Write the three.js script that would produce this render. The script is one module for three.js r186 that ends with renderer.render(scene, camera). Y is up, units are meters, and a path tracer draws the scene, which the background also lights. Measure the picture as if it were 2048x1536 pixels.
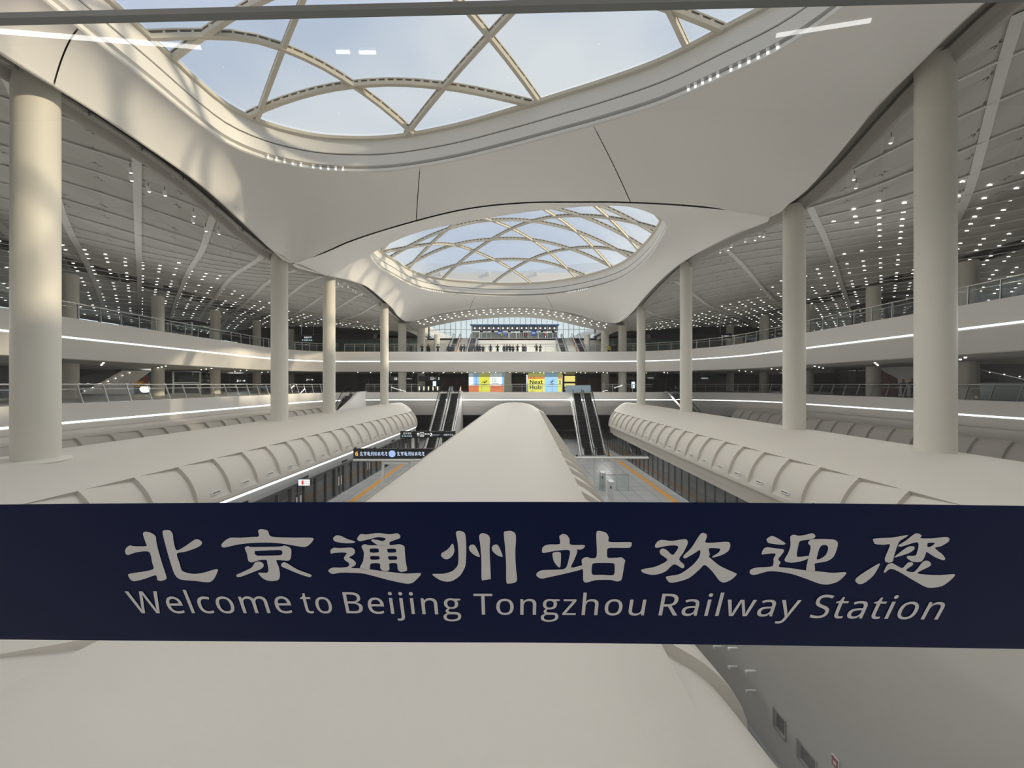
import * as THREE from 'three';
import { mergeGeometries, mergeVertices, toCreasedNormals } from 'three/addons/utils/BufferGeometryUtils.js';
import { RoundedBoxGeometry } from 'three/addons/geometries/RoundedBoxGeometry.js';
import { MarchingCubes } from 'three/addons/objects/MarchingCubes.js';
import { FontLoader } from 'three/addons/loaders/FontLoader.js';
import { ImprovedNoise } from 'three/addons/math/ImprovedNoise.js';
import { RectAreaLightUniformsLib } from 'three/addons/lights/RectAreaLightUniformsLib.js';
RectAreaLightUniformsLib.init();

/* ---------------------------------------------------------------- camera, sky, sun, exposure */
const EYE = 8.6;                                   // eye height above the platform floor
const FOCAL = 740;                                 // in pixels of the 2048 x 1536 frame
const scene = new THREE.Scene();
const camera = new THREE.PerspectiveCamera(2 * Math.atan(768 / FOCAL) * 180 / Math.PI, 2048 / 1536, 0.05, 400);
camera.position.set(0, EYE, 0);
camera.lookAt(0, EYE, -10);
const renderer = new THREE.WebGLRenderer({ antialias: true });
renderer.toneMapping = THREE.LinearToneMapping;
renderer.toneMappingExposure = 1.42;
renderer.shadowMap.enabled = true;

// x to the right, h above the eye, z ahead of the camera
const E = (x, h, z) => new THREE.Vector3(x, EYE + h, -z);
const noise = new ImprovedNoise();
const clamp = (v, a, b) => Math.min(b, Math.max(a, v));
const lerp = (a, b, t) => a + (b - a) * t;
const smooth = (a, b, v) => { const t = clamp((v - a) / (b - a), 0, 1); return t * t * (3 - 2 * t); };

function makeSky() {                               // thin bright overcast with soft streaks, bluer between them
  const w = 512, h = 256, d = new Float32Array(w * h * 4);
  for (let j = 0; j < h; j++) for (let i = 0; i < w; i++) {
    const el = (j / (h - 1) - 0.5) * Math.PI, az = i / w * Math.PI * 2;
    const x = Math.cos(el) * Math.cos(az), y = Math.sin(el), z = Math.cos(el) * Math.sin(az);
    const n = 0.5 + 0.5 * (noise.noise(x * 2.1 + 5, y * 5.2, z * 1.6) + 0.5 * noise.noise(x * 4.7, y * 9.1 + 3, z * 4.1) + 0.25 * noise.noise(x * 11, y * 19, z * 10));
    const c = smooth(0.2, 0.8, n), up = smooth(0.04, 0.42, y);
    const k = (j * w + i) * 4, g = y < 0 ? 0.45 : 1;
    d[k] = lerp(0.66, 1.0, c) * g; d[k + 1] = lerp(0.75, 1.02, c) * g; d[k + 2] = lerp(0.93, 1.06, c) * g; d[k + 3] = 1;
    if (up < 1) { d[k] = lerp(1.12 * g, d[k], up); d[k + 1] = lerp(1.16 * g, d[k + 1], up); d[k + 2] = lerp(1.2 * g, d[k + 2], up); }
  }
  const t = new THREE.DataTexture(d, w, h, THREE.RGBAFormat, THREE.FloatType);
  t.mapping = THREE.EquirectangularReflectionMapping; t.magFilter = t.minFilter = THREE.LinearFilter; t.wrapS = THREE.RepeatWrapping; t.needsUpdate = true;
  return t;
}
scene.background = makeSky();
scene.backgroundIntensity = 0.59;

const sun = new THREE.DirectionalLight(new THREE.Color(1, 0.82, 0.57), 2.7);
const sunTravel = new THREE.Vector3(-0.90, -0.37, -0.17).normalize();
sun.position.copy(E(-8, 6, 30)).addScaledVector(sunTravel, -90);
sun.target.position.copy(E(-8, 6, 30));
sun.castShadow = true;
Object.assign(sun.shadow.camera, { left: -60, right: 60, top: 60, bottom: -60, near: 5, far: 200 });
sun.shadow.mapSize.set(4096, 4096); sun.shadow.radius = 4;
scene.add(sun, sun.target);

/* ---------------------------------------------------------------- helpers */
let seed = 20241;
const rnd = () => { seed = (seed * 1664525 + 1013904223) >>> 0; return seed / 4294967296; };
const taken = {};
function numbered(name) { const n = taken[name] = (taken[name] ?? -1) + 1; return n ? name + '_' + String(n).padStart(3, '0') : name; }
function shade(o) { o.traverse((m) => { if (m.isMesh) m.castShadow = m.receiveShadow = true; }); return o; }
function tag(o, label, category, group, kind) { if (label) o.userData.label = label; if (category) o.userData.category = category; if (group) o.userData.group = group; if (kind) o.userData.kind = kind; return o; }
function mesh(name, geo, mat, parent) {
  const m = new THREE.Mesh(geo, mat); m.castShadow = m.receiveShadow = true;
  m.name = parent ? name : numbered(name); (parent || scene).add(m); return m;
}
function thing(name, label, category, pos, group) {
  const o = new THREE.Group(); o.name = numbered(name); o.position.copy(pos || new THREE.Vector3()); scene.add(o);
  return tag(o, label, category, group, 'thing');
}
function struct(name, geo, mat) { const m = mesh(name, geo, mat); m.userData.kind = 'structure'; return m; }
function copyOf(o, label, pos, group) { const c = o.clone(); c.name = numbered(o.name.replace(/_\d+$/, '')); c.userData = { ...o.userData }; if (label) c.userData.label = label; if (group) c.userData.group = group; if (pos) c.position.copy(pos); scene.add(c); return c; }
const std = (r, g, b, rough = 0.6, extra = {}) => new THREE.MeshStandardMaterial({ color: new THREE.Color().setRGB(r, g, b), roughness: rough, side: THREE.DoubleSide, ...extra });
const glow = (r, g, b, k) => new THREE.MeshStandardMaterial({ color: 0x222222, emissive: new THREE.Color().setRGB(r, g, b), emissiveIntensity: k, roughness: 0.6, side: THREE.DoubleSide });
const pane = (r, g, b, rough = 0) => new THREE.MeshPhysicalMaterial({ color: new THREE.Color().setRGB(r, g, b), roughness: rough, transmission: 1, thickness: 0, ior: 1.5, side: THREE.DoubleSide });

function grid(fn, nu, nv, su = 1, sv = 1) {        // fn(u, v) -> Vector3, smooth normals, uv in metres
  const p = [], uv = [], ix = [];
  for (let j = 0; j <= nv; j++) for (let i = 0; i <= nu; i++) { const v = fn(i / nu, j / nv); p.push(v.x, v.y, v.z); uv.push(i / nu * su, j / nv * sv); }
  for (let j = 0; j < nv; j++) for (let i = 0; i < nu; i++) { const a = j * (nu + 1) + i, b = a + 1, c = a + nu + 1, d = c + 1; ix.push(a, b, d, a, d, c); }
  const g = new THREE.BufferGeometry();
  g.setAttribute('position', new THREE.Float32BufferAttribute(p, 3)); g.setAttribute('uv', new THREE.Float32BufferAttribute(uv, 2)); g.setIndex(ix); g.computeVertexNormals();
  return g;
}
function tris(points, index) {                     // flat shaded triangles from a list of Vector3
  const g = new THREE.BufferGeometry(), p = [], uv = [];
  for (const k of index) { p.push(points[k].x, points[k].y, points[k].z); uv.push(points[k].x, points[k].z); }
  g.setAttribute('position', new THREE.Float32BufferAttribute(p, 3)); g.setAttribute('uv', new THREE.Float32BufferAttribute(uv, 2)); g.computeVertexNormals(); return g;
}
const flat = (g) => (g.index ? g.toNonIndexed() : g);
function join(list) { const l = list.map((g) => { const f = flat(g); for (const k of Object.keys(f.attributes)) if (!['position', 'normal', 'uv'].includes(k)) f.deleteAttribute(k); if (!f.attributes.uv) f.setAttribute('uv', new THREE.Float32BufferAttribute(new Float32Array(f.attributes.position.count * 2), 2)); return f; }); return l.length === 1 ? l[0] : mergeGeometries(l); }
function box(x, h, z, w, t, d, r) {                // centre x,h,z ; width, height, depth
  const g = r ? new RoundedBoxGeometry(w, t, d, 2, r) : new THREE.BoxGeometry(w, t, d); const c = E(x, h, z); return g.translate(c.x, c.y, c.z);
}
function boxAt(x, y, z, w, h, d, r) { const g = r ? new RoundedBoxGeometry(w, h, d, 2, r) : new THREE.BoxGeometry(w, h, d); return g.translate(x, y, z); }
function bar(a, b, w, t) {                         // box beam between two points
  const d = new THREE.Vector3().subVectors(b, a), L = d.length(); const g = new THREE.BoxGeometry(w, t, L);
  const m = new THREE.Matrix4().lookAt(a, b, Math.abs(d.y) > 0.999 * L ? new THREE.Vector3(1, 0, 0) : new THREE.Vector3(0, 1, 0)); m.setPosition(a.clone().add(b).multiplyScalar(0.5)); return g.applyMatrix4(m);
}
function sweep(path, section, closedSection = true, up = new THREE.Vector3(0, 1, 0)) {   // section: [side, up] offsets swept along points
  const n = path.length, k = section.length, fr = [];
  for (let i = 0; i < n; i++) { const t = new THREE.Vector3().subVectors(path[Math.min(i + 1, n - 1)], path[Math.max(i - 1, 0)]).normalize(); const s = new THREE.Vector3().crossVectors(t, up).normalize(); fr.push([path[i], s, new THREE.Vector3().crossVectors(s, t).normalize()]); }
  const out = [], m = closedSection ? k : k - 1;
  for (let j = 0; j < m; j++) { const A = section[j], B = section[(j + 1) % k]; out.push(grid((u, v) => { const f = fr[Math.round(v * (n - 1))], o = u < 0.5 ? A : B; return f[0].clone().addScaledVector(f[1], o[0]).addScaledVector(f[2], o[1]); }, 1, n - 1)); }
  return join(out);
}
function plate(outer, holes, h) {                  // horizontal sheet, outlines in (x, z)
  const o = outer.map((p) => new THREE.Vector2(p[0], p[1])), hs = (holes || []).map((q) => q.map((p) => new THREE.Vector2(p[0], p[1])));
  if (THREE.ShapeUtils.isClockWise(o)) o.reverse(); hs.forEach((q) => { if (!THREE.ShapeUtils.isClockWise(q)) q.reverse(); });
  const f = THREE.ShapeUtils.triangulateShape(o, hs), all = [...o, ...hs.flat()].map((p) => E(p.x, typeof h === 'function' ? h(p.x, p.y) : h, p.y));
  return tris(all, f.flat());
}
function prism(pts, a, b, axis) {                  // polygon extruded: axis 'x' -> pts are [z, h]; axis 'z' -> pts are [x, h]; axis 'h' -> pts are [x, z]
  const at = (p, s) => (axis === 'x' ? E(s, p[1], p[0]) : axis === 'z' ? E(p[0], p[1], s) : E(p[0], s, p[1]));
  const c = pts.map((p) => new THREE.Vector2(p[0], p[1])); if (THREE.ShapeUtils.isClockWise(c)) { c.reverse(); pts = [...pts].reverse(); }
  const f = THREE.ShapeUtils.triangulateShape(c, []), n = pts.length, P = [...pts.map((p) => at(p, a)), ...pts.map((p) => at(p, b))], ix = [];
  for (const t of f) { ix.push(t[0], t[1], t[2], t[2] + n, t[1] + n, t[0] + n); }
  for (let i = 0; i < n; i++) { const j = (i + 1) % n; ix.push(i, j, j + n, i, j + n, i + n); }
  return tris(P, ix);
}
function tube(points, r, seg = 6, closed = false, div) { return new THREE.TubeGeometry(new THREE.CatmullRomCurve3(points, closed, 'centripetal'), div || points.length * 3, r, seg, closed); }
function cyl(x, h0, h1, z, r0, r1, seg = 20) { const g = new THREE.CylinderGeometry(r1, r0, h1 - h0, seg); const c = E(x, (h0 + h1) / 2, z); return g.translate(c.x, c.y, c.z); }
function loop(points, n) { return new THREE.CatmullRomCurve3(points.map((p) => new THREE.Vector3(p[0], p[2] ?? 0, p[1])), true, 'centripetal').getSpacedPoints(n).slice(0, n).map((v) => [v.x, v.z, v.y]); }
function polar(lp, cx, cz) {                       // distance (and height) of a closed outline from its centre, by angle
  return (a) => {
    const dx = Math.cos(a), dz = Math.sin(a); let best = null;
    for (let i = 0; i < lp.length; i++) {
      const p = lp[i], q = lp[(i + 1) % lp.length], ex = q[0] - p[0], ez = q[1] - p[1], det = dx * -ez + ex * dz; if (Math.abs(det) < 1e-9) continue;
      const px = p[0] - cx, pz = p[1] - cz, t = (px * -ez + ex * pz) / det, s = (dx * pz - dz * px) / det;
      if (t > 0 && s >= -1e-6 && s <= 1 + 1e-6 && (!best || t > best[0])) best = [t, lerp(p[2], q[2], s)];
    }
    return best;
  };
}
function canvasTexture(w, h, draw) { const c = document.createElement('canvas'); c.width = w; c.height = h; const k = c.getContext('2d'); draw(k, w, h); const t = new THREE.CanvasTexture(c); t.colorSpace = THREE.SRGBColorSpace; return t; }
function grain(size, scale, lo, hi, repeat) {      // fine plaster grain
  const d = new Uint8Array(size * size * 4);
  for (let j = 0; j < size; j++) for (let i = 0; i < size; i++) { const n = 0.5 + 0.35 * noise.noise(i * scale, j * scale, 3) + 0.35 * (rnd() - 0.5), v = clamp(lerp(lo, hi, n), 0, 255); d.set([v, v, v, 255], (j * size + i) * 4); }
  const t = new THREE.DataTexture(d, size, size); t.wrapS = t.wrapT = THREE.RepeatWrapping; t.magFilter = THREE.LinearFilter; t.minFilter = THREE.LinearMipmapLinearFilter; t.generateMipmaps = true; t.repeat.set(repeat, repeat); t.needsUpdate = true; return t;
}

/* ---------------------------------------------------------------- materials */
const plaster = grain(256, 0.09, 0, 255, 0.5);
const M = {
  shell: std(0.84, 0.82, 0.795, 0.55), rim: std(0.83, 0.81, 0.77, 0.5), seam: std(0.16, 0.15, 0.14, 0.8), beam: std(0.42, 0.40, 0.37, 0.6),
  tile: std(0.46, 0.45, 0.425, 0.7), tileB: std(0.50, 0.49, 0.465, 0.7), backing: std(0.13, 0.125, 0.12, 0.8), batten: std(0.66, 0.65, 0.62, 0.5),
  canopy: std(0.62, 0.578, 0.522, 0.62, { bumpMap: plaster, bumpScale: 0.004 }), column: std(0.68, 0.65, 0.58, 0.6, { bumpMap: plaster, bumpScale: 0.003 }), fascia: std(0.90, 0.875, 0.85, 0.45),
  slot: std(0.22, 0.21, 0.2, 0.6), steel: std(0.62, 0.62, 0.62, 0.3, { metalness: 0.9 }), darkSteel: std(0.10, 0.10, 0.105, 0.4, { metalness: 0.5 }), black: std(0.012, 0.012, 0.014, 0.45), rubber: std(0.02, 0.02, 0.02, 0.5),
  floor: std(0.42, 0.43, 0.44, 0.28), floorB: std(0.46, 0.465, 0.47, 0.28), grout: std(0.25, 0.25, 0.25, 0.8), hall: std(0.46, 0.455, 0.44, 0.3), yellow: std(0.72, 0.33, 0.05, 0.6),
  glass: pane(0.93, 0.96, 0.95), darkGlass: pane(0.72, 0.74, 0.75), cushion: pane(0.90, 0.92, 0.94, 0.30), rib: std(0.70, 0.655, 0.56, 0.5), ribDark: std(0.17, 0.15, 0.13, 0.6),
  shop: std(0.030, 0.028, 0.027, 0.5), shopBrown: std(0.085, 0.045, 0.032, 0.5), cream: std(0.84, 0.80, 0.73, 0.5), navy: new THREE.MeshPhysicalMaterial({ color: new THREE.Color().setRGB(0.007, 0.013, 0.06), roughness: 0.55, specularIntensity: 0.25, side: THREE.DoubleSide }), letter: std(0.84, 0.81, 0.785, 0.6),
  led: glow(1, 0.98, 0.95, 1.7), lamp: glow(1, 0.95, 0.86, 2.0), dimLamp: glow(1, 0.98, 0.95, 1.1), screenGrey: std(0.05, 0.055, 0.06, 0.3), orange: std(0.55, 0.15, 0.03, 0.5), paleBlue: std(0.42, 0.55, 0.66, 0.5), white: std(0.85, 0.85, 0.84, 0.5), green: std(0.10, 0.16, 0.13, 0.4),
  wallPaint: std(0.60, 0.575, 0.535, 0.6), concrete: std(0.36, 0.35, 0.33, 0.85, { bumpMap: plaster, bumpScale: 0.006 }), chrome: std(0.75, 0.75, 0.75, 0.2, { metalness: 1 }),
};

/* ---------------------------------------------------------------- levels (heights from the eye) */
const H_PLAT = -8.6, H_LOW = -1.31, H_LOW_UNDER = -4.76, H_UP = 4.68, H_UP_UNDER = 1.86, H_TOP = 9.3;
const D = 55;                                       // far edge of the great void
function voidPath(xl, xr, zn, zf, rl, rr) {         // open path: near left, far left, far right, near right
  const p = []; const add = (x, z) => p.push([x, z]);
  for (let z = zn; z < zf - rl; z += 1.5) add(xl, z);
  for (let i = 0; i <= 12; i++) { const a = Math.PI - i / 12 * Math.PI / 2; add(xl + rl + rl * Math.cos(a), zf - rl + rl * Math.sin(a)); }
  for (let x = xl + rl + 1.5; x < xr - rr; x += 1.5) add(x, zf);
  for (let i = 0; i <= 12; i++) { const a = Math.PI / 2 - i / 12 * Math.PI / 2; add(xr - rr + rr * Math.cos(a), zf - rr + rr * Math.sin(a)); }
  for (let z = zf - rr - 1.5; z > zn; z -= 1.5) add(xr, z); add(xr, zn);
  return p;
}
const lowPath = voidPath(-27, 34.6, 1.0, D, 9, 10), upPath = voidPath(-32, 27.5, -4, D, 7, 13);
const inward = (path, i) => { const a = path[Math.max(i - 1, 0)], b = path[Math.min(i + 1, path.length - 1)]; const tx = b[0] - a[0], tz = b[1] - a[1], L = Math.hypot(tx, tz); return [tz / L, -tx / L]; };
function along(path, profile) {                     // profile: [into the void, height]
  const out = [];
  for (let j = 0; j < profile.length - 1; j++) out.push(grid((u, v) => { const i = Math.round(v * (path.length - 1)), n = inward(path, i), o = u < 0.5 ? profile[j] : profile[j + 1]; return E(path[i][0] + n[0] * o[0], o[1], path[i][1] + n[1] * o[0]); }, 1, path.length - 1));
  return join(out);
}
const offsetPath = (path, o) => path.map((p, i) => { const n = inward(path, i); return [p[0] + n[0] * o, p[1] + n[1] * o]; });
const XW = 58, ZB = -24, ZF = 76;

/* ---------------------------------------------------------------- roof shells and skylights */
const cell1 = { c: [-1.5, 8.5], lip: 12.0, rise: 4.6,
  rim: [[-14.67, 11.56], [-14.6, 13.1], [-14.5, 14.85], [-14.45, 17.1], [-14.2, 18.6], [-13.2, 19.8], [-11.2, 20.75], [-9.2, 21], [-6.9, 20.9], [-3.35, 20.05], [0, 18.8], [2.4, 17.8], [4.05, 17.1], [6.45, 15.9], [8.3, 14.5], [9.8, 13.2], [10.7, 11.56], [11.3, 9], [11.2, 5], [9.5, 0.5], [5, -3.4], [-2, -5.2], [-9, -4.6], [-13.3, -1], [-14.6, 5]],
  out: [[-16, 26.85, 8.75], [-16, 24.7, 8.9], [-16, 22.6, 9.4], [-16, 19, 10.2], [-16, 16.35, 10.35], [-16, 14.4, 10.4], [-16, 11.6, 10.3], [-16, 5, 10.2], [-16, 0, 9.8], [-15.4, -7, 9.5], [-8, -9, 11], [0, -9.5, 11.5], [8, -9, 11.5], [15, -7, 11.2], [15.5, 0, 12.2], [15.5, 6, 12.5], [15.5, 12.07, 12.5], [15.5, 14.3, 12.1], [15.5, 15.8, 11.7], [15.5, 17.6, 10.9], [15.5, 19.6, 10.15], [15.4, 20.9, 10], [15.5, 21.75, 9.85], [11.7, 22.4, 10.75], [7.4, 23.15, 11.4], [4.1, 23.7, 11.7], [0.85, 24.2, 11.9], [-2.8, 24.85, 11.85], [-6.6, 25.5, 11.3], [-11.5, 26.3, 10.2], [-13.8, 26.65, 9.4]],
  grid0: [-5.7, 20.6], turn: -0.055 };
const cell2 = { c: [-0.5, 39.5], lip: 12.5, rise: 4.6,
  rim: [[-13.8, 36.1], [-14.3, 40], [-13.8, 42.8], [-12.2, 48.4], [-9.5, 51], [-5.9, 52.3], [-0.7, 53.2], [5.5, 52.3], [10.6, 48.4], [13, 44.3], [13.6, 37.3], [12.9, 32], [12.2, 29.3], [10.8, 27.6], [8.2, 26.1], [5.8, 26], [1.9, 26.7], [-3.2, 28.4], [-8.2, 30.8], [-12.6, 34.6]],
  out: [[-16, 27.0, 8.75], [-13.8, 26.85, 9.4], [-11.5, 26.5, 10.2], [-6.6, 25.7, 11.3], [-2.8, 25.05, 11.85], [0.85, 24.4, 11.9], [4.1, 23.9, 11.7], [7.4, 23.35, 11.4], [11.7, 22.6, 10.75], [15.5, 21.9, 9.85], [15.4, 23.0, 9.9], [15.5, 24.2, 10.15], [15.5, 28.7, 10.7], [15.5, 32.8, 11], [15.5, 37, 10.9], [15.5, 42.5, 10.2], [15.5, 47.8, 9.25], [15.5, 52.5, 8.9], [14.8, 54.8, 9.0], [11.5, 56, 9.9], [6, 56, 11.2], [0.8, 56, 11.6], [-7.4, 56, 11.1], [-12.6, 56, 10.1], [-15.4, 55.2, 9.3], [-16, 52, 9.5], [-16, 49.6, 10.05], [-16, 44.8, 10.5], [-16, 40.5, 10.7], [-16, 36, 10.1], [-16, 31, 9.2]],
  grid0: [0, 51.2], turn: 0 };
for (const c of [cell1, cell2]) { c.rimLoop = loop(c.rim, 240); c.outLoop = loop(c.out, 320); c.R = polar(c.rimLoop, c.c[0], c.c[1]); c.O = polar(c.outLoop, c.c[0], c.c[1]); }

function buildShell(c, name, seams) {
  const g = struct(name, new THREE.BufferGeometry(), M.shell);
  const pt = (a, t) => { const r = c.R(a), o = c.O(a), d = lerp(r[0], Math.max(o[0], r[0] + 0.2), t), drop = o[1] - c.lip; return E(c.c[0] + Math.cos(a) * d, c.lip + drop * (0.35 * t + 0.65 * Math.pow(t, 2.2)), c.c[1] + Math.sin(a) * d); };
  const cuts = seams.map(([x, z]) => Math.atan2(z - c.c[1], x - c.c[0])).sort((p, q) => p - q);
  cuts.forEach((a0, i) => {                         // moulded roof panels between open joints
    let a1 = i + 1 < cuts.length ? cuts[i + 1] : cuts[0] + 2 * Math.PI; const e = 0.0016;
    mesh('shell_panel', grid((u, v) => pt(lerp(a0 + e, a1 - e, u), v), Math.max(12, Math.round((a1 - a0) * 40)), 22), M.shell, g);
  });
  // dark backing that shows in the joints
  mesh('joint_backing', grid((u, v) => pt(u * 2 * Math.PI, v).add(new THREE.Vector3(0, 0.14, 0)), 480, 22), M.seam, g);
  g.geometry = grid((u, v) => pt(u * 2 * Math.PI, v).add(new THREE.Vector3(0, 0.4, 0)), 240, 14);
  return g;
}
buildShell(cell1, 'ceiling_near', [[-16, 12.9], [-6.6, 25.5], [7.4, 23.15], [14, -7], [-8, -9]]);
buildShell(cell2, 'ceiling_far', [[-6.4, 56], [6.2, 56]]);

function splitPoly(poly, nx, nz, d) {               // cut by the line nx*x + nz*z = d
  const A = [], B = [];
  for (let i = 0; i < poly.length; i++) {
    const p = poly[i], q = poly[(i + 1) % poly.length], sp = nx * p[0] + nz * p[1] - d, sq = nx * q[0] + nz * q[1] - d;
    (sp >= 0 ? A : B).push(p); if (sp * sq < 0) { const t = sp / (sp - sq), m = [lerp(p[0], q[0], t), lerp(p[1], q[1], t)]; A.push(m); B.push(m); }
  }
  return [A, B].filter((x) => x.length > 2);
}
const areaOf = (p) => Math.abs(p.reduce((s, a, i) => { const b = p[(i + 1) % p.length]; return s + a[0] * b[1] - b[0] * a[1]; }, 0) / 2);
function buildSkylight(c, label) {
  const t = thing('skylight', label, 'skylight', E(c.c[0], c.lip, c.c[1])), base = t.position, top = c.lip + 2.0;
  const L = (v) => v.sub(base);
  const ring = (prof) => join(prof.slice(1).map((q, j) => grid((u, v) => { const a = u * 2 * Math.PI, p = prof[j], o = v < 0.5 ? p : q, d = c.R(a)[0] + o[0]; return L(E(c.c[0] + Math.cos(a) * d, c.lip + o[1], c.c[1] + Math.sin(a) * d)); }, 180, 1)));
  mesh('lip', ring([[0.5, 0.06], [0.02, 0.0], [-0.04, 0.06], [-0.04, 0.2], [0.3, 0.24]]), M.rim, t);
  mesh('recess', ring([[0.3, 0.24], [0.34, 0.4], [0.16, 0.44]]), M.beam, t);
  mesh('lower_band', ring([[0.16, 0.44], [0.14, 1.06], [0.2, 1.08]]), M.rim, t);
  mesh('groove', ring([[0.2, 1.08], [0.2, 1.14]]), M.seam, t);
  mesh('upper_band', ring([[0.2, 1.14], [0.15, 1.16], [0.18, 1.92], [0.6, 2.3]]), M.rim, t);
  mesh('edge_frame', ring([[0.18, 1.92], [0.02, 1.94], [0.02, 2.1], [0.3, 2.15]]), M.rib, t);
  const Hd = (x, z) => { const dx = x - c.c[0], dz = z - c.c[1], r = Math.hypot(dx, dz), R = c.R(Math.atan2(dz, dx))[0] + 0.15; return top + c.rise * Math.max(0, 1 - (r / R) ** 2); };
  const edge = c.rimLoop.filter((_, i) => i % 3 === 0).map((p) => { const dx = p[0] - c.c[0], dz = p[1] - c.c[1], r = Math.hypot(dx, dz); return [c.c[0] + dx * (r + 0.12) / r, c.c[1] + dz * (r + 0.12) / r]; });
  // lattice of three families of arches
  const lines = [], [gx, gz] = c.grid0, ct = Math.cos(c.turn), sn = Math.sin(c.turn);
  const put = (nx, nz, d) => { const X = nx * ct - nz * sn, Z = nx * sn + nz * ct; lines.push([X, Z, d + X * gx + Z * gz]); };
  for (let k = 0; k < 9; k++) put(0, 1, -1.7 - 3.5 * k);
  const w = Math.hypot(0.72, 1);
  for (let k = -4; k < 9; k++) { put(0.72 / w, 1 / w, -7 * k / w); put(-0.72 / w, 1 / w, -7 * k / w); }
  let cells = [edge];
  for (const l of lines) cells = cells.flatMap((p) => splitPoly(p, ...l));
  for (const p of cells) {
    if (areaOf(p) < 0.15) continue;
    const cx = p.reduce((s, q) => s + q[0], 0) / p.length, cz = p.reduce((s, q) => s + q[1], 0) / p.length, q = [];
    p.forEach((a, i) => { const b = p[(i + 1) % p.length], n = Math.max(1, Math.round(Math.hypot(a[0] - b[0], a[1] - b[1]) / 1.1)); for (let k = 0; k < n; k++) q.push([lerp(a[0], b[0], k / n), lerp(a[1], b[1], k / n)]); });
    const puff = Math.min(0.5, Math.sqrt(areaOf(p)) * 0.07);
    mesh('cushion', grid((u, v) => { const e = q[Math.round(u * q.length) % q.length], r = lerp(1, 0.02, v), x = lerp(cx, e[0], r), z = lerp(cz, e[1], r); return L(E(x, Hd(x, z) + 0.25 + puff * (1 - r * r), z)); }, q.length, 4), M.cushion, t);
  }
  for (const [nx, nz, d] of lines) {                // each arch: box chord, dark clamping strip with lugs
    const hit = []; edge.forEach((p, i) => { const q = edge[(i + 1) % edge.length], sp = nx * p[0] + nz * p[1] - d, sq = nx * q[0] + nz * q[1] - d; if (sp * sq < 0) { const k = sp / (sp - sq); hit.push([lerp(p[0], q[0], k), lerp(p[1], q[1], k)]); } });
    if (hit.length < 2) continue;
    const tx = -nz, tz = nx; hit.sort((a, b) => a[0] * tx + a[1] * tz - b[0] * tx - b[1] * tz);
    const a = hit[0], b = hit[hit.length - 1], len = Math.hypot(a[0] - b[0], a[1] - b[1]); if (len < 1.6) continue;
    const n = Math.max(8, Math.round(len / 0.9)), P = []; for (let i = 0; i <= n; i++) { const x = lerp(a[0], b[0], i / n), z = lerp(a[1], b[1], i / n); P.push(L(E(x, Hd(x, z), z))); }
    const r = mesh('arch_rib', sweep(P, [[-0.095, -0.15], [0.095, -0.15], [0.095, 0.03], [-0.095, 0.03]]), M.rib, t);
    const s = mesh('clamp_strip', sweep(P, [[-0.06, 0.03], [0.06, 0.03], [0.06, 0.14], [-0.06, 0.14]]), M.ribDark, r);
    mesh('top_chord', sweep(P, [[-0.08, 0.14], [0.08, 0.14], [0.08, 0.20], [-0.08, 0.20]]), M.rib, r);
    const lug = []; for (let i = 1; i < n * 2; i++) { const f = i / 2, p = P[Math.floor(f)].clone().lerp(P[Math.min(n, Math.floor(f) + 1)], f % 1); lug.push(boxAt(p.x, p.y + 0.085, p.z, 0.15, 0.1, 0.15)); }
    mesh('lug', join(lug), M.rib, r).userData.kind = 'stuff';
  }
  return { t, Hd };
}
buildSkylight(cell1, 'great eye-shaped skylight directly overhead, its rim cut off by the top of the photo');
buildSkylight(cell2, 'second eye-shaped skylight further off, whole oval rim and arched lattice in view');

/* edge beams along both sides, and the panelled side ceilings */
const edgeL = [[-8, 9.5], [0, 9.8], [5, 10.2], [11.6, 10.3], [14.4, 10.4], [16.35, 10.35], [19, 10.2], [22.6, 9.4], [24.7, 8.9], [27, 8.75], [31, 9.2], [36, 10.1], [40.5, 10.7], [44.8, 10.5], [49.6, 10.05], [52, 9.5], [55.2, 9.3], [60, 8.9], [70, 8.9]];
const edgeR = [[-8, 11.2], [0, 12.2], [6, 12.5], [12, 12.5], [14.3, 12.1], [15.8, 11.7], [17.6, 10.9], [19.6, 10.15], [21.8, 9.85], [24.2, 10.15], [28.7, 10.7], [32.8, 11], [37, 10.9], [42.5, 10.2], [47.8, 9.25], [52.5, 8.9], [55, 9.0], [60, 8.9], [70, 8.9]];
const tableAt = (t, z) => { if (z <= t[0][0]) return t[0][1]; for (let i = 1; i < t.length; i++) if (z <= t[i][0]) { const a = t[i - 1], b = t[i]; return lerp(a[1], b[1], (z - a[0]) / (b[0] - a[0])); } return t[t.length - 1][1]; };
const softEdge = (t, z) => (tableAt(t, z - 1) + tableAt(t, z) + tableAt(t, z + 1)) / 3;
function ceilH(x, z) {                              // height of the panelled ceiling
  const s = x < 0 ? edgeL : edgeR, e = softEdge(s, z) + 0.45, a = Math.abs(x);
  return lerp(lerp(e, 10.25, smooth(17, 36, a)), 8.9, smooth(40, 58, a));
}
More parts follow.
